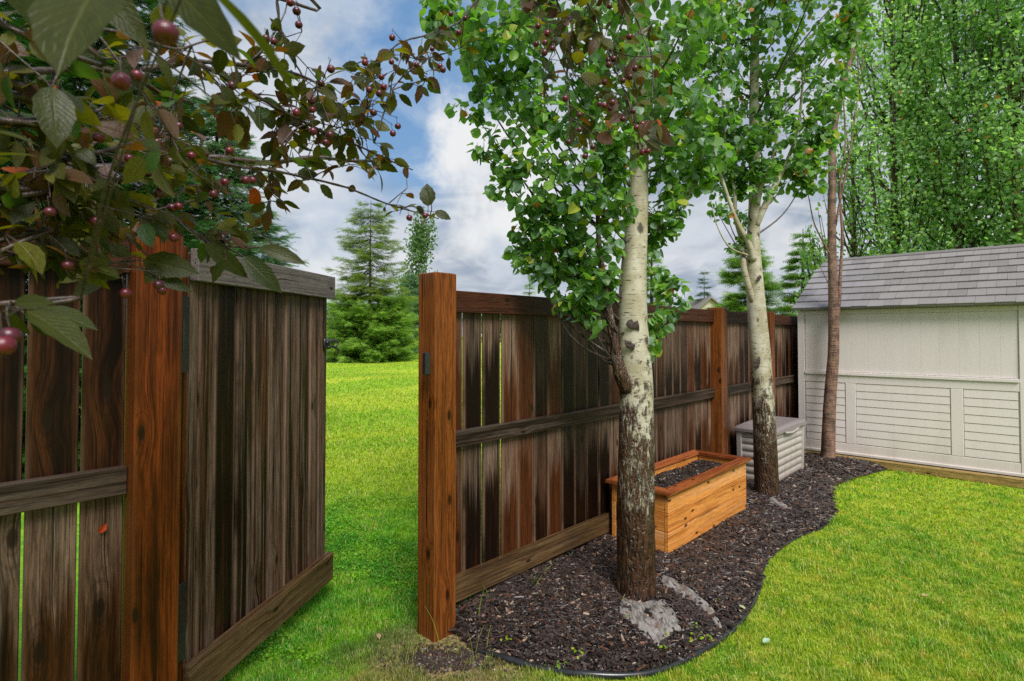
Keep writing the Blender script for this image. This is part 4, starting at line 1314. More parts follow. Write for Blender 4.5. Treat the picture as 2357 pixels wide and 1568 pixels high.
# --- second aspen
b2 = G(1765, 1145, .03); Y2 = b2[1]
a2 = thing('aspen_tree', b2, 'second aspen between planter and storage box, with pale forked trunk', 'tree', 'aspens along the fence')
tr2 = [b2 - [0, 0, .03], P(1760, 1000, Y2), P(1752, 860, Y2), P(1740, 700, Y2 + .02), P(1734, 560, Y2 + .02), P(1736, 440, Y2 + .03), P(1735, 250, Y2 + .05), P(1738, 0, Y2 + .05), P(1745, -350, Y2 + .05)]
mb, tp2 = trunk_mesh(tr2, [.102, .098, .090, .080, .056, .050, .042, .035, .015], 48, 110, rough_z=.55, amp=.035)
for pts, r0 in (([P(1733, 600, Y2 - .02), P(1722, 560, Y2 - .06), P(1700, 520, Y2 - .08), P(1680, 470, Y2 - .08), P(1655, 390, Y2 - .08), P(1640, 320, Y2 - .05)], .032),
                ([P(1734, 700, Y2 - .01), P(1712, 620, Y2 - .03), P(1708, 560, Y2 + .0), P(1692, 500, Y2), P(1690, 440, Y2), P(1672, 360, Y2 + .05), P(1660, 200, Y2)], .03),
                ([P(1738, 520, Y2), P(1757, 480, Y2 - .02), P(1782, 430, Y2 - .02), P(1800, 395, Y2), P(1835, 300, Y2), P(1850, 150, Y2 - .05)], .035),
                ([P(1742, 470, Y2 - .03), P(1752, 430, Y2 - .05), P(1772, 380, Y2 - .05), P(1790, 300, Y2 - .08), P(1795, 160, Y2)], .026),
                ([P(1728, 590, Y2 - .02), P(1680, 570, Y2 - .1), P(1650, 520, Y2 - .15), P(1636, 460, Y2 - .15)], .010)):
    pp_ = spline(pts, 26); tube(mb, pp_, np.linspace(r0, r0 * .25, 26), 12)
for (px, py, r) in ((1745, 835, .035), (1752, 880, .03), (1750, 930, .035), (1748, 640, .018)):
    c = P(px, py, Y2 - .088); knob(mb, c + [0, .012, 0], np.array([(px - 1750) / 60, -1, 0]), r)

B = [(1600, 30, 70, 0), (1690, 40, 80, 0), (1790, 40, 90, -.1), (1880, 60, 85, 0), (1940, 80, 40, .1), (1620, 120, 70, .2), (1690, 150, 70, .1), (1780, 140, 90, -.1), (1870, 150, 90, 0), (1915, 200, 50, 0), (1600, 220, 60, .3), (1660, 250, 60, 0), (1720, 230, 60, .2), (1800, 240, 80, -.1), (1880, 260, 60, 0),
     (1640, 310, 50, .1), (1690, 340, 45, .2), (1750, 320, 50, -.2), (1820, 330, 70, 0), (1890, 330, 38, 0), (1665, 390, 40, 0), (1760, 390, 40, -.15), (1820, 390, 50, 0), (1860, 400, 34, 0), (1780, 430, 30, 0), (1845, 425, 22, 0), (1650, 440, 26, 0), (1690, 430, 30, .1), (1735, 440, 24, -.15), (1670, 490, 18, -.05), (1705, 500, 18, 0), (1645, 480, 12, -.1), (1710, 545, 14, 0), (1690, 570, 12, 0), (1960, 40, 30, .2), (1570, 100, 60, .3), (1570, 300, 60, .5), (1530, 150, 80, .8), (1630, 380, 50, .5)]
bl2 = blobpx(B, Y2)
hi = [(np.array([b2[0] + rng.normal() * .5, b2[1] + rng.normal() * .5, rng.uniform(4.5, 6.8)]), .4) for _ in range(14)]
mL, mT = MB(), MB()
leaf_cloud(mL, mT, [b for b in bl2 if b[1] > .12], .063, twigs=18, per=10)
leaf_cloud(mL, mT, [b for b in bl2 if b[1] <= .12], .06, twigs=4, per=6)
leaf_cloud(mL, mT, hi, .07, twigs=14, per=10)
limbs(mT, tp2, bl2 + hi, .010)
mb.build('trunk', [M['bark2'], M['knot']], a2, smooth=True)
mL.merge(mT, 1).build('crown', [M['aspen_leaf'], M['twig']], a2)

# --- third, reddish thin trunk by the shed
b3 = G(1905, 1062, .03); Y3 = b3[1]
a3 = thing('aspen_tree', b3, 'thin reddish-barked tree standing in front of the pale shed', 'tree', 'aspens along the fence')
tr3 = [b3 - [0, 0, .03], P(1908, 940, Y3), P(1918, 800, Y3), P(1916, 640, Y3), P(1914, 560, Y3 + .02), P(1914, 440, Y3 + .02), P(1918, 300, Y3 + .05), P(1945, 180, Y3 + .05), P(1975, 60, Y3 + .1), P(2000, -60, Y3 + .1), P(2010, -300, Y3)]
mb, tp3 = trunk_mesh(tr3, [.076, .066, .058, .050, .046, .042, .038, .030, .024, .018, .008], 32, 90, rough_z=2.5, amp=.03)
for pts, r0 in (([P(1916, 800, Y3), P(1930, 700, Y3 - .02), P(1933, 640, Y3), P(1938, 540, Y3), P(1932, 440, Y3), P(1945, 340, Y3), P(1940, 220, Y3)], .024),
                ([P(1912, 590, Y3), P(1890, 550, Y3), P(1872, 510, Y3), P(1860, 450, Y3 - .05), P(1850, 400, Y3 - .05)], .012),
                ([P(1922, 520, Y3), P(1945, 400, Y3), P(1960, 320, Y3), P(1975, 200, Y3 + .1), P(1970, 90, Y3)], .014)):
    pp_ = spline(pts, 24); tube(mb, pp_, np.linspace(r0, r0 * .3, 24), 10)

B = [(1930, 380, 30, 0), (1955, 300, 30, .1), (1985, 120, 30, .1), (1950, 100, 30, .1), (1965, 60, 40, .1), (1880, 600, 22, .3), (1890, 560, 22, .2), (1940, 180, 25, .1), (1990, 60, 40, .1)]
mL, mT = MB(), MB()
bl3 = blobpx(B, Y3)
hi = [(np.array([b3[0] + .3 + rng.normal() * .4, b3[1] + rng.normal() * .4, rng.uniform(5.5, 7.2)]), .4) for _ in range(8)]
leaf_cloud(mL, mT, bl3, .055, twigs=4, per=6); leaf_cloud(mL, mT, hi, .06, twigs=10, per=9)
limbs(mT, tp3, bl3, .009)
for (px, py, q) in ((1880, 480, (1862, 340)), (1895, 420, (1880, 300)), (1650, 560, (1640, 400))):
    pass
mb.build('trunk', M['bark_red'], a3, smooth=True)
mL.merge(mT, 1).build('crown', [M['aspen_leaf'], M['bark_red']], a3)

# --- columnar poplars behind the shed
POPL = leaf_tmpl(3, .85, .45, .08, .1, tip=.7)


def poplar(base, H, R, label, nleaf=6500, low=.12, name='poplar_tree', m_='poplar_leaf', group='tall poplars behind the shed', lsz=.078, sway=0.0):
    o = thing(name, base, label, 'tree', group)
    mb, tp = trunk_mesh([base, base + [0.02, 0, H * .4], base + [sway, 0, H * .97]], [.085, .06, .012], 12, 30)
    mT = MB(); mL = MB()
    nb_ = int(64 * H / 8)
    P0, D_ = [], []
    tipsP, tipsD = [], []
    for k in range(nb_):
        f = rng.uniform(low, .93)
        az = rng.random() * 6.28
        wid = R * (1 - abs(f - .35) ** 1.6 * 1.1) * rng.uniform(.75, 1.12)
        h0 = f * H
        up_ = rng.uniform(1.9, 3.4) * wid
        a = tp[int(f * 28)]
        e_ = np.array([math.cos(az) * wid, math.sin(az) * wid, up_])
        pth = spline([a, a + e_ * [.62, .62, .3], a + e_ * [.85, .85, .65], a + e_], 10)
        tube(mT, pth, np.linspace(.022, .004, 10), 5, cap=False)
        k_ = int(nleaf / nb_)
        tt = rng.uniform(.02, 1.05, k_) ** .85
        q = np.stack([np.interp(tt * 9, np.arange(10), pth[:, c]) for c in range(3)], 1)
        tipsP.append(q + rng.normal(size=(k_, 3)) * R * np.array([.17, .17, .2])); 
    q = np.concatenate(tipsP); k = len(q)
    # clumps: drop leaves in noise gaps
    g = np.sin(q[:, 0] * 5.3 + q[:, 2] * 2.1) + np.sin(q[:, 1] * 4.7 - q[:, 2] * 3.3) + np.sin(q[:, 2] * 5.9 + q[:, 0] * 3)
    q = q[(g > -1.15) | (rng.random(k) < .25)]; k = len(q)
    tip = unit(rng.normal(size=(k, 3)) + [0, 0, -.7]); nr = unit(rng.normal(size=(k, 3)) * .7 + [0, -.15, .6])
    scatter(mL, POPL, q, frame(tip, nr), lsz * rng.uniform(.6, 1.15, k), rng.random(k))
    mb.build('trunk', M['bark_red'], o, smooth=True); mL.merge(mT, 1).build('crown', [M[m_], M['twig']], o)
    return o


for k, (px, Y, R, H, lab) in enumerate([
        (2062, 11.0, .86, 11, 'leftmost tall poplar directly behind the shed roof, next to the bright sky gap'),
        (2212, 10.3, .80, 11, 'tall poplar above the middle of the shed roof, second from the sky gap'),
        (2345, 9.6, .86, 11, 'poplar at the right picture edge, nearest of the row behind the shed'),
        (2500, 9.0, 1.1, 10, 'poplar just outside the right picture edge, its leaves reaching in behind the shed'),
        (2140, 15.0, .9, 12, 'farther poplar filling the gap between the two poplars above the shed roof')]):
    b = P(px, 900, Y); b[2] = 0
    poplar(b, H, R, lab, nleaf=int(19000 if k < 3 else 13000), low=.10)
b = P(1968, 900, 11.6); b[2] = 0
poplar(b, 6.5, .62, 'thin light-crowned young poplar with many sky gaps beside the shed roof', nleaf=1700, low=.2, lsz=.075)
b = P(1890, 900, 12.5); b[2] = 0
poplar(b, 3.6, .5, 'low bright green bush-like poplar at the left end of the shed roof', nleaf=1500, low=.15, lsz=.08)

# --- spruces
SPR = leaf_tmpl(3, .34, .5, .0, .05)


def sprig_tmpl(nn_=10, spread_=.32):
    """needled twig along +y: many thin needle triangles"""
    V, fs = [], []
    for k in range(nn_):
        a = k / nn_
        for s_ in (-1, 1):
            for up in (0.0, .6):
                L_ = spread_ * (1 - .45 * a)
                b = len(V)
                V += [(0, a - .018, 0), (0, a + .03, 0), (s_ * L_ * (1 - .3 * up), a + .22, up * L_)]
                fs.append((b, b + 1, b + 2) if s_ > 0 else (b + 1, b, b + 2))
    b = len(V); V += [(-.03, 0, 0), (.03, 0, 0), (0, 1.1, 0)]; fs.append((b, b + 1, b + 2))
    V = np.array(V); return V, fs, np.column_stack([np.ones(len(V)), V[:, 1], V[:, 0] * 0])


SP_FINE = sprig_tmpl(12, .22); SP_MID = sprig_tmpl(5, .4)


def spruce(base, H, R, label, levels=22, per=9, sz=.16, tm=SP_MID, mats=('needle',), low=.04, dens=lambda f: 1.0, droop=lambda f: .15, group='spruces beyond the fence', split=None, trunk_r=.11, prof=1.0, kx=1.0):
    o = thing('spruce_tree', base, label, 'tree', group)
    mb = MB(); tube(mb, spline([base, base + [0, 0, H * .5], base + [.02, 0, H]], 16), np.linspace(trunk_r, .01, 16), 10)
    mT = MB(); mLs = [MB() for _ in mats]
    for lv in range(levels):
        f = low + (1 - low) * (lv + rng.uniform(-.3, .3)) / levels
        f = min(max(f, low), .985)
        br = R * ((1 - f) ** prof) * 1.0 + .05
        n_b = max(3, int(per * dens(f)))
        for k in range(n_b):
            az = rng.random() * 6.28; L_ = br * rng.uniform(.7, 1.12)
            a = base + [0, 0, f * H + rng.normal() * .02 * H / 10]
            h_ = np.array([math.cos(az), math.sin(az), 0]); dr = droop(f) * rng.uniform(.6, 1.3)
            e_ = a + h_ * L_ - Zv * L_ * dr
            md = a + h_ * L_ * .55 - Zv * L_ * dr * .75
            e2 = e_ + Zv * L_ * .10
            pth = spline([a, md, e2], 9)
            tube(mT, pth, np.linspace(max(.006, .012 * L_), .002, 9), 4, cap=False)
            sidev = np.cross(h_, Zv)
            ns = max(4, int(L_ / sz * 5.5 * kx))
            tt = rng.uniform(.12, 1, ns)
            q = np.stack([np.interp(tt * 8, np.arange(9), pth[:, c]) for c in range(3)], 1)
            s_ = rng.choice([-1, 1], ns)[:, None]
            outw = L_ * .38 * (1 - tt)[:, None] * rng.random((ns, 1)) + .01
            q = q + sidev * s_ * outw - Zv * outw * .25 + rng.normal(size=(ns, 3)) * sz * .12
            tip = unit(h_ * .9 + sidev * s_ * rng.uniform(.2, 1.1, (ns, 1)) + np.stack([0 * tt, 0 * tt, rng.normal(-.12, .25, ns)], 1))
            nr = unit(Zv + rng.normal(size=(ns, 3)) * .35)
            mi = 0 if (split is None or f < split) else 1
            scatter(mLs[mi], tm, q, frame(tip, nr), sz * rng.uniform(.6, 1.2, ns), np.clip(rng.random(ns) * .7 + tt * .3, 0, 1))
    mb.build('trunk', M['twig'], o, smooth=True)
    full = MB(); full.merge(mT, len(mats))
    for k, q in enumerate(mLs):
        if not q.V: continue
        full.merge(q, k)
    full.build('crown', [M[x] for x in mats] + [M['twig']], o)
    return o


def gbase(px, Y):
    p = P(px, 900, Y); return np.array([p[0], Y, float(gz(p[0], Y))])


bs = gbase(850, 26.0)
spruce(bs, 7.4, 2.35, 'large spruce standing alone on the open lawn, framed by the gateway', levels=36, per=15, sz=.30, kx=1.5, mats=('needle', 'needle_top'), low=.035,
       dens=lambda f: 1.5 if f < .36 else (.9 if f < .48 else .42), droop=lambda f: .12 if f < .42 else .20, split=.40, prof=.42, trunk_r=.10)
spruce(gbase(945, 33.0), 4.7, 2.2, 'blue-green spruce partly hidden behind the large lawn spruce', levels=26, per=12, sz=.34, mats=('needle_blue',), prof=.75)
# big spruces behind the left fence
spruce(gbase(150, 6.6), 7.6, 2.3, 'dark spruce close behind the left fence, seen through the crabapple', levels=34, per=16, sz=.17, tm=SP_FINE, mats=('needle_dark',), droop=lambda f: .38, prof=.6, kx=2.2)
spruce(gbase(490, 8.6), 5.1, 1.75, 'blue-green spruce behind the open gate, seen through the crabapple', levels=26, per=14, sz=.17, tm=SP_FINE, mats=('needle_blue',), droop=lambda f: .15, prof=.7, kx=1.9, low=.2)
spruce(gbase(1725, 17.0), 4.4, 1.75, 'spruce with flat tiered branches behind the pale forked aspen trunk', levels=20, per=13, sz=.26, mats=('needle',), prof=.7, kx=2.2)
spruce(gbase(1500, 21.0), 5.0, 1.1, 'spruce showing to the right of the nearest aspen trunk, above the fence', levels=22, per=12, sz=.26, mats=('needle',), prof=.8, kx=2.0)
spruce(gbase(1850, 15.0), 4.3, 1.0, 'narrow spruce at the left corner of the shed roof', levels=20, per=12, sz=.22, mats=('needle',), prof=.8, kx=2.0)
spruce(gbase(1218, 40.0), 4.9, 1.1, 'small distant spruce whose tip just clears the fence rail left of the nearest aspen', levels=16, per=8, sz=.35, mats=('needle',), prof=.8)
spruce(gbase(1622, 62.0), 8.2, 1.6, 'distant dark conifer behind the house gable', levels=16, per=8, sz=.5, mats=('needle_dark',), prof=.8)


def roundtree(px, Y, H, R, label, m_='far_leaf', nl=2600, tall=1.0, lsz=.3, name='deciduous_tree', group='distant trees beyond the lawn'):
    base = gbase(px, Y)
    o = thing(name, base, label, 'tree', group)
    mb = MB(); tube(mb, [base, base + [0, 0, H * .6]], [.16, .06], 8); mb.build('trunk', M['twig'], o, smooth=True)
    nc = 26
    cs = np.array([[*(rng.normal(size=2) * R * .42), 0] for _ in range(nc)]); cs[:, 2] = H * rng.uniform(.15, .92, nc)
    cs[:, :2] *= (1.15 - (cs[:, 2:3] / H) ** 2 * .8)
    mT = MB()
    for c in cs: tube(mT, [base + [0, 0, c[2] * .5], base + c], [.05, .012], 4, cap=False)
    k = nl; ci = rng.integers(0, nc, k)
    q = base + cs[ci] + rv(k) * (R * .36) * rng.random((k, 1)) ** .4 * [1, 1, tall]
    q[:, 2] = np.maximum(q[:, 2], base[2] + .1)
    mL = MB(); scatter(mL, POPL, q, frame(unit(rng.normal(size=(k, 3)) + [0, 0, .4 * tall]), unit(rng.normal(size=(k, 3)) + [0, -.3, .7])), lsz * rng.uniform(.5, 1.1, k), rng.random(k))
    mL.merge(mT, 1).build('crown', [M[m_], M['twig']], o)


roundtree(962, 46.0, 10.2, 2.1, 'tall feathery grey-green tree with upright branches behind the lawn spruce', nl=4500, tall=2.6, lsz=.26)
for (px, Y, H, R, lab) in [(1010, 70, 5.0, 4, 'far bushy tree to the right behind the gateway post'),
                           (900, 75, 4.6, 4.5, 'far bushy tree low behind the right skirt of the lawn spruce'),
                           (790, 72, 4.2, 4, 'far bushy tree low behind the left skirt of the lawn spruce'),
                           (700, 60, 4.5, 4, 'far bushy tree hidden mostly by the open gate'),
                           (1150, 80, 4.4, 5, 'far bushy tree behind the fence panel nearest the gateway')]:
    roundtree(px, Y, H, R, lab, nl=2200, lsz=.5)
# pale gravel path across the far lawn
mb = MB()
xs = np.linspace(-30, 30, 40)
V = [(x, 36 + .01 * x, gz(x, 36) + .02) for x in xs] + [(x, 38.2 + .01 * x, gz(x, 38.2) + .02) for x in xs]
mb.faces(V, [(k, k + 1, k + 41, k + 40) for k in range(39)])
mb.build('path', simple('pale_gravel', (.4, .38, .34), .9), kind='structure')

# far house
hb = P(1690, 770, 60.0); hb[2] = gz(hb[0], 60)
ho = thing('house', hb, 'distant beige house gable with a small white window above the fence', 'house')
pk = P(1634, 683, 60.0); xl = P(1588, 722, 60.0)[0]; hw = pk[0] - xl
z_e = P(1588, 722, 60.0)[2]
def prism(mb, pts, dy):
    k = len(pts); V = list(pts) + [p + np.array([0, dy, 0]) for p in pts]
    mb.faces(V, [tuple(range(k)), tuple(range(2 * k - 1, k - 1, -1))] + [(i_, i_ + k, (i_ + 1) % k + k, (i_ + 1) % k) for i_ in range(k)])
x0, x1 = xl + .15, pk[0] + hw - .15
mb = MB(); prism(mb, [np.array([x0, 60, hb[2]]), np.array([x1, 60, hb[2]]), np.array([x1, 60, z_e - .05]), np.array([pk[0], 60, pk[2] - .25]), np.array([x0, 60, z_e - .05])], 8); mb.build('wall', M['house_wall'], ho)
mb = MB()
for s_ in (-1, 1):
    a = np.array([pk[0], 59.6, pk[2]]); b = np.array([pk[0] + s_ * (hw + .1), 59.6, z_e - .1])
    prism(mb, [a, b, b + [0, 0, -.18], a + [0, 0, -.18]] if s_ > 0 else [b, a, a + [0, 0, -.18], b + [0, 0, -.18]], 8.8)
mb.build('roof', M['house_roof'], ho)
wx = P(1625, 700, 60)[0]
mb = MB(); board(mb, np.array([wx + .05, 59.97, z_e - .45]), np.array([1., 0, 0]), np.array([0, 1., 0]), Zv, .95, .06, -.5, .5, c=.01); wn = mb.build('window', M['white'], ho)
mb = MB(); board(mb, np.array([wx + .05, 59.935, z_e - .45]), np.array([1., 0, 0]), np.array([0, 1., 0]), Zv, .7, .03, -.38, .38, c=.01); mb.build('pane', M['glass'], wn)

# ------------------------------------------------------------------ crabapple overhead
tc = np.array([-1.75, .05, 0.0])
ca = thing('crabapple_tree', tc, 'crabapple tree with dark red fruit, its branches hanging into the picture from the upper left', 'tree')
def dep(px): return .80 + .00072 * max(px, 0)
mW = MB()
tk = spline([tc - [0, 0, .03], tc + [.03, .02, .6], tc + [.05, .05, 1.3], tc + [.0, .1, 2.1], tc + [.1, .15, 2.9]], 30)
tube(mW, tk, np.linspace(.1, .04, 30), 20)
BR = []     # list of (points Nx3, r0, r1)
def br(pts, r0, r1, root=None, d0=None, n_=None):
    p = [P(a, b, (d0 if d0 else dep(a)) if len(rest) == 0 else rest[0]) for a, b, *rest in pts]
    if root is not None: p = [np.array(root)] + p
    n_ = n_ or max(8, len(p) * 6)
    q = spline(p, n_)
    q = q + np.cumsum(rng.normal(size=q.shape), axis=0) * .0004
    BR.append((q, r0, r1)); return q
R0 = [tuple(tk[i_]) for i_ in (12, 15, 18, 21, 24, 28)]
br([(-120, 185), (0, 168), (110, 164), (197, 156), (300, 175), (380, 215), (440, 232)], .0075, .003, R0[3])
br([(330, 160), (437, 143), (520, 145), (618, 161), (680, 175), (760, 210)], .0055, .0025)
br([(-100, 270), (0, 278), (100, 276), (184, 271), (237, 250), (303, 214)], .006, .0025, R0[2])
br([(437, 143), (477, 158), (526, 184), (592, 227), (674, 273), (756, 316), (830, 345), (900, 378), (945, 395)], .0055, .0015)
br([(-100, 470), (0, 437), (56, 408), (145, 372), (250, 345), (316, 326), (378, 309), (428, 303)], .0065, .0025, R0[1])
br([(-100, 470, 1.1), (20, 440, 1.15), (102, 410, 1.15), (184, 391, 1.2), (312, 385, 1.25), (395, 370, 1.3), (493, 362, 1.35), (618, 374, 1.45), (724, 362, 1.55), (800, 370, 1.6), (860, 372, 1.65)], .012, .004, R0[2])
br([(400, 350), (460, 365), (559, 385), (641, 395), (773, 424), (823, 441), (889, 467), (971, 490), (1010, 500)], .0045, .0014)
br([(-80, 455), (0, 457), (115, 449), (263, 451), (329, 474), (411, 510), (493, 560), (560, 590)], .0052, .002, R0[1])
br([(-80, 575), (0, 582), (99, 592), (230, 605), (296, 598)], .0045, .002, R0[0])
br([(329, 474), (400, 500), (440, 530), (493, 563), (592, 568), (640, 560)], .0038, .0015)
br([(620, -80), (638, 0), (648, 66), (668, 122), (700, 170), (720, 230)], .0045, .0015, R0[5])
br([(1130, -60, 1.7), (1080, 20, 1.65), (1053, 52, 1.6), (988, 79, 1.55), (922, 99, 1.5), (870, 150, 1.5), (835, 190, 1.45)], .004, .0012, (.1, 1.2, 2.75))
br([(1280, -60, 1.4), (1290, 30, 1.4), (1300, 100, 1.4), (1307, 194, 1.38), (1307, 263, 1.36), (1326, 316, 1.36), (1353, 372, 1.35)], .0032, .001, (.15, 1.25, 2.75))
br([(1340, -60, 1.4), (1372, 40, 1.4), (1395, 108, 1.38), (1415, 158, 1.36), (1445, 230, 1.35), (1458, 283, 1.34), (1481, 350, 1.33)], .0032, .001, (.2, 1.25, 2.75))
br([(1400, -60, 1.36), (1440, 0, 1.35), (1475, 70, 1.34), (1500, 140, 1.33), (1508, 205, 1.33)], .0028, .001, (.2, 1.25, 2.75))
br([(1210, -60, 1.42), (1235, 0, 1.42), (1250, 60, 1.42), (1240, 120, 1.42)], .0026, .001, (.15, 1.25, 2.75))
br([(560, 150), (600, 120), (640, 60), (660, 10), (650, -60)], .003, .001)
br([(756, 316), (700, 290), (650, 330), (655, 370)], .003, .001)
br([(600, 380, 1.35), (640, 300, 1.35), (690, 250, 1.3), (740, 240, 1.3), (800, 260, 1.4), (860, 270, 1.4)], .003, .001)
br([(860, 330), (880, 270), (900, 210), (960, 150), (1000, 130)], .0025, .001)
br([(-60, 705, .62), (15, 715, .62), (60, 710, .62), (100, 712, .63)], .003, .0015, R0[1])
br([(184, 391, 1.2), (220, 470, 1.2), (260, 520, 1.15), (300, 560, 1.1), (320, 590, 1.1)], .003, .001)
br([(0, 60, .7), (150, 60, .7), (300, 90, .75), (400, 120, .8), (480, 100, .85)], .004, .0015, R0[4])
lo_ = spline([R0[5], (-1.0, .7, 2.85), (-.3, 1.1, 2.95), (.1, 1.2, 2.8), (.2, 1.25, 2.75)], 24)
BR.append((lo_, .028, .008))
lo2 = spline([R0[4], (-1.35, .45, 2.6), (-.9, .9, 2.75), (-.6, 1.1, 2.65)], 16); BR.append((lo2, .02, .006))
for q, r0, r1 in BR: tube(mW, q, np.linspace(r0, r1, len(q)) * (1 + .12 * np.sin(np.arange(len(q)) * 1.7)), 8)
CRL = leaf_tmpl(9, .56, .46, .10, .18, tip=.8, serr=.05)
mL = MB(); mK = MB()
# zone test: keep generated foliage in the crabapple's own outline
def ok(p):
    d = p - CAM
    if d[1] < .2: return True
    px = CX + F_PX * d[0] / d[1]; py = HOR - F_PX * d[2] / d[1]
    if py < -150 or px < -150: return True
    if d[1] < .55: return False
    if px < 1080:
        top = np.interp(px, [0, 260, 430, 640, 700, 780, 1030, 1080], [640, 660, 640, 610, 480, 500, 500, 240])
        if py > top: return False
        if 690 < px < 930 and py < np.interp(px, [690, 770, 850, 930], [60, 130, 60, -20]): return False
        if 560 < px < 700 and py < 20: return rng.random() < .5
        if 960 < px < 1080 and 220 < py < 440: return False
        if 700 < px < 960 and 390 < py < 440: return rng.random() < .4
        return True
    if px < 1150: return py < 120
    return 1195 < px < 1545 and py < np.interp(px, [1195, 1300, 1400, 1480, 1545], [120, 340, 360, 370, 350])
def put_cluster(p, along, k, size):
    d = unit(rng.normal(size=(k, 3)) * [1, .8, .8] + along * .5 + [0, 0, -.22])
    st_ = rng.uniform(.012, .03, k)
    b = p + d * st_[:, None]
    sz = size * rng.uniform(.55, 1.15, k)
    e = b + d * sz[:, None]
    m = np.array([ok(x) for x in e]) & np.array([ok(x) for x in b])
    for a_, b_ in zip(np.repeat(p[None], k, 0)[m], b[m]): tube(mK, [a_, b_], .0009, 4, cap=False)
    nr = unit(rng.normal(size=(k, 3)) * .75 + [0, -.1, .75])
    tip = unit(d + [0, 0, -.25])
    scatter(mL, CRL, b[m], frame(tip[m], nr[m]), np.stack([sz * rng.uniform(.8, 1.2, k), sz, sz * rng.uniform(.6, 1.8, k)], 1)[m], rng.random(m.sum()))
nodes = []
for bi, (q, r0, r1) in enumerate(BR):
    seg = np.linalg.norm(np.diff(q, axis=0), axis=1); tot = seg.sum(); cum = np.concatenate([[0], np.cumsum(seg)])
    s_ = .0
    big_ = bi >= len(BR) - 2
    while s_ < tot:
        f = s_ / tot
        p = np.array([np.interp(s_, cum, q[:, c]) for c in range(3)])
        tan_ = unit(q[min(len(q) - 1, int(f * (len(q) - 1)) + 1)] - q[int(f * (len(q) - 1))])
        if ok(p):
            nodes.append(p)
            # side twig
            for _rep in range(rng.choice([0, 1, 1, 1]) if q[0][0] < .05 or bi in (12, 13, 14, 15) else rng.choice([0, 0, 1])):
                d = unit(rng.normal(size=3) * [1, .7, 1] + tan_ * .9)
                L_ = rng.uniform(.035, .15)
                e = p + d * L_ - Zv * .015
                if ok(e) and ok((p + e) / 2):
                    pth = spline([p, (p + e) / 2 + rng.normal(size=3) * .006, e], 6)
                    tube(mK, pth, np.linspace(.0019, .0009, 6), 5, cap=False)
                    nodes.append(e)
                    put_cluster(e, d, rng.integers(4, 8), .047)
                    if L_ > .08: put_cluster(pth[3], d, rng.integers(1, 4), .05)
            if rng.random() < .6: put_cluster(p, tan_, rng.integers(2, 4), .047)
        s_ += rng.uniform(.028, .055) * (1.6 if big_ else 1)
put_cluster(BR[6][0][-1], np.array([1., 0, 0]), 4, .06)
put_cluster(BR[0][0][-1], np.array([1., 0, 0]), 4, .06)
# the leaves that stand right in front of the lens, each with its own size and tilt
def one(bx_, by_, d0, tx, ty, d1, wf=1.0, nh=(0, -1, .4), thick=1.0):
    b = P(bx_, by_, d0); e = P(tx, ty, d1); L_ = np.linalg.norm(e - b)
    allp = np.concatenate([q[0] for q in BR]); nd_ = allp[np.argmin(np.linalg.norm(allp - (b - unit(e - b) * .05), axis=1))]
    tube(mK, spline([nd_, (nd_ + b) / 2 - unit(e - b) * .01, b], 8), np.linspace(.0016, .0009, 8), 5, cap=False)
    scatter(mL, CRL, b[None], frame((e - b)[None], np.array([nh], float)), np.array([[L_ * wf, L_, L_ * thick]]), np.array([next(v_ for v_ in rng.random(200) * .3 if (v_ * 57.31) % 1 > .4)]))
one(250, -60, .42, 90, 110, .36, 1.1, (0, -1, .2)); one(60, -120, .40, 120, 90, .40, 1.1)
one(440, -60, .38, 735, 215, .46, .55, (.3, -.4, .9)); one(330, -90, .40, 570, 120, .44, .8, (.2, -1, .5)); one(200, -60, .5, 330, 90, .5, .7)
one(120, 200, .62, 132, 325, .60, .9, (.7, -.8, .2)); one(-30, 300, .6, 90, 320, .62, 1.0, (0, -.4, 1)); one(-20, 360, .65, 85, 345, .66, .9, (0, -.3, 1))
one(80, 712, .62, 222, 738, .62, .75, (0, -.5, 1)); one(60, 715, .60, 214, 795, .58, .6, (0, -.3, 1)); one(70, 730, .60, 140, 780, .62, .8); one(20, 712, .6, 60, 780, .62, .8); one(30, 700, .61, 110, 690, .6, .7)
one(260, 628, 1.05, 150, 672, 1.05, .9, (0, -1, .3)); one(330, 600, 1.0, 450, 622, 1.0, .9, (0, -1, .3)); one(300, 590, 1.0, 245, 560, 1.0, .9); one(330, 620, 1.0, 435, 665, 1.0, .6)
one(470, 560, 1.1, 575, 640, 1.15, .6); one(520, 600, 1.1, 480, 650, 1.1, .8); one(560, 590, 1.15, 645, 670, 1.15, .7); one(600, 570, 1.2, 700, 600, 1.2, .6)
one(985, 440, 1.45, 978, 432, 1.45); one(1000, 488, 1.5, 1038, 502, 1.5, 1.0); one(1480, 300, 1.33, 1562, 328, 1.33, 1.0, (0, -1, .3)); one(985, 475, 1.5, 982, 420, 1.5, 1.2, (.1, -1, .1))
mW.build('trunk', M['twig'], ca, smooth=True)
mL.build('crown', M['crab_leaf'], ca, smooth=True)

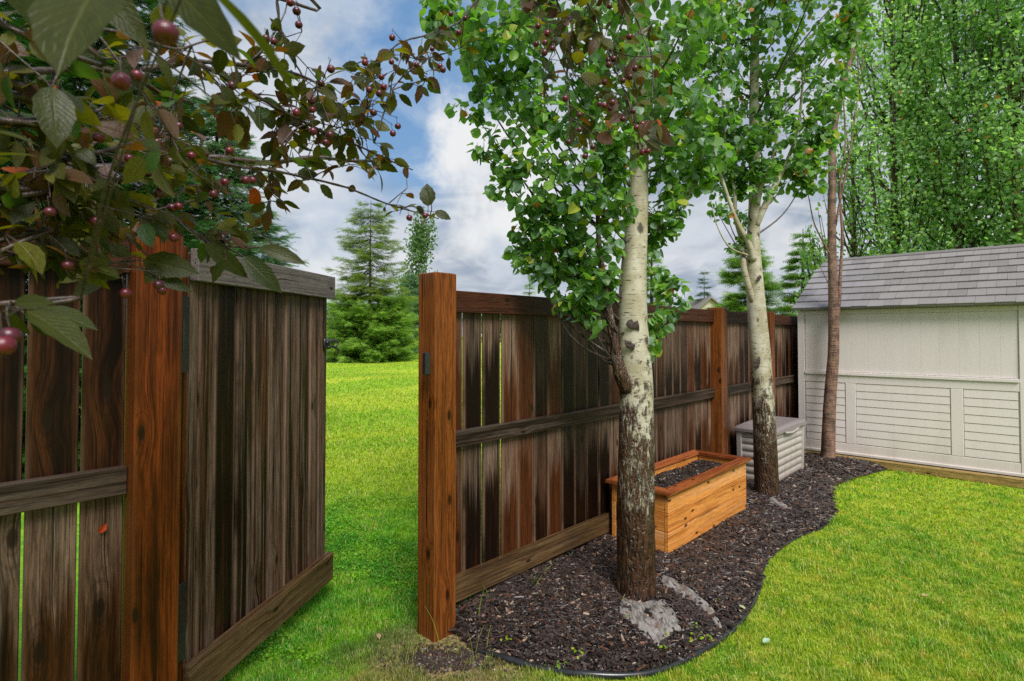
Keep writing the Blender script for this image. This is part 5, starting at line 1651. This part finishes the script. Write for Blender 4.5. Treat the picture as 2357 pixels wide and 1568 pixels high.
# fruit: one mesh, each fruit an object of its own
def fruit_mesh():
    mb = MB(); nu, nv = 16, 10; V = []
    for k in range(nv + 1):
        th_ = math.pi * k / nv
        for j in range(nu):
            a = 2 * math.pi * j / nu
            r = math.sin(th_); z = math.cos(th_)
            if z > .85: z -= (z - .85) * 1.6
            if z < -.88: z += (-.88 - z) * 1.8
            V.append((r * math.cos(a), r * math.sin(a), z * .96))
    fs = [(k * nu + j, (k + 1) * nu + j, (k + 1) * nu + (j + 1) % nu, k * nu + (j + 1) % nu) for k in range(nv) for j in range(nu)]
    mb.faces(V, fs, mi=0)
    tube(mb, spline([(0, 0, .75), (.25, 0, 1.8), (.35, .1, 3.2)], 6), .07, 5, mi=1)
    for j in range(5):
        a = j * 1.257
        mb.faces([(0, 0, -.85), (.22 * math.cos(a + .3), .22 * math.sin(a + .3), -.95), (.3 * math.cos(a), .3 * math.sin(a), -1.15)], [(0, 1, 2)], mi=1)
    ob = mb.build('crabapple', [M['fruit'], M['twig']], ca, smooth=True)
    return ob
c1 = [(650, 540), (850, 570, .55), (960, 530, .7), (1160, 230, .36), (615, 790), (1190, 905), (1250, 885), (1075, 925), (920, 955), (690, 965), (1100, 1000), (1235, 1065), (1340, 1090), (1435, 1075), (905, 1110), (1605, 1055), (1030, 1210), (1115, 1350), (430, 1420), (350, 1485), (1205, 1455), (1250, 1445), (670, 1550), (1495, 1360), (1575, 1275), (1720, 1262), (1768, 1262), (2180, 705), (2185, 770), (2075, 790), (2190, 920), (2310, 945), (2280, 1000), (2245, 585), (2315, 485), (1625, 600), (1860, 270), (1915, 290), (2030, 20), (2075, 80), (2090, 175)]
c2 = [(200, 440), (385, 435), (390, 265), (330, 610), (300, 655), (230, 630), (315, 540), (560, 455), (670, 345), (260, 790), (430, 885), (395, 935), (725, 465), (745, 490), (855, 230), (900, 130), (800, 100), (1410, 185), (1475, 235), (1460, 300), (1510, 340), (1455, 370), (1395, 310), (1910, 45), (1630, 130), (1900, 420), (1940, 415), (1905, 455), (2050, 260), (2090, 480), (2055, 540), (2005, 565), (1875, 575), (1600, 690), (1840, 730), (1875, 740), (1930, 720), (1915, 760), (2075, 780), (2005, 835), (1700, 805), (1700, 910), (2140, 870), (2100, 895), (1625, 995), (1795, 1030), (1740, 1095), (2140, 1065), (2180, 1060), (620, 1510), (510, 1525)]
c4 = [(985, 65), (1215, 95), (475, 290), (880, 485), (1110, 425), (1135, 465), (1155, 540), (1655, 385)]
FR = [(a * .3289, b * .3289, (r_[0] if r_ else None)) for a, b, *r_ in c1] + [(774 + a * .3289, b * .3289, None) for a, b in c2] + [(a * .3289, 516 + b * .3289, None) for a, b in c4]
FR = FR[:98] + [(23, 774, .5), (8, 796, .42)]
first = None
mS = MB()
nodes = np.concatenate([np.array(nodes)] + [q[0] for q in BR])
for k, (px, py, dd) in enumerate(FR[:100]):
    d = dd or (1.29 if px > 1120 else dep(px) * .93 - .02)
    p = P(px, py, d + (0 if dd else rng.normal() * .02))
    if first is None: first = fruit_mesh(); ob = first
    else: ob = first.copy(); C.objects.link(ob); ob.parent = ca
    s_ = rng.uniform(.0072, .0090) * (1.0 if px < 900 else .88)
    ob.location = tuple(p - tc); ob.scale = (s_, s_, s_ * rng.uniform(.92, 1.08))
    dn = nodes[np.argmin(np.linalg.norm(nodes - (p + Zv * .03), axis=1))] - p
    if np.linalg.norm(dn) > .035:
        tube(mS, spline([p + dn, p + dn * .5 + Zv * .012, p + Zv * s_ * 2.6], 7), np.linspace(.0013, .0007, 7), 4, cap=False)
    dn = unit(unit(dn) * .3 + Zv * 1.2)
    ob.rotation_euler = Vector(dn).to_track_quat('Z', 'Y').to_euler()
mK.merge(mS).build('twigs', M['twig'], ca, smooth=True)
# the shared mesh is authored about its own centre
first.data.transform(__import__('mathutils').Matrix.Translation(Vector(tuple(tc))))
print('verts total', sum(len(o.data.vertices) for o in sc.objects if o.type == 'MESH'))
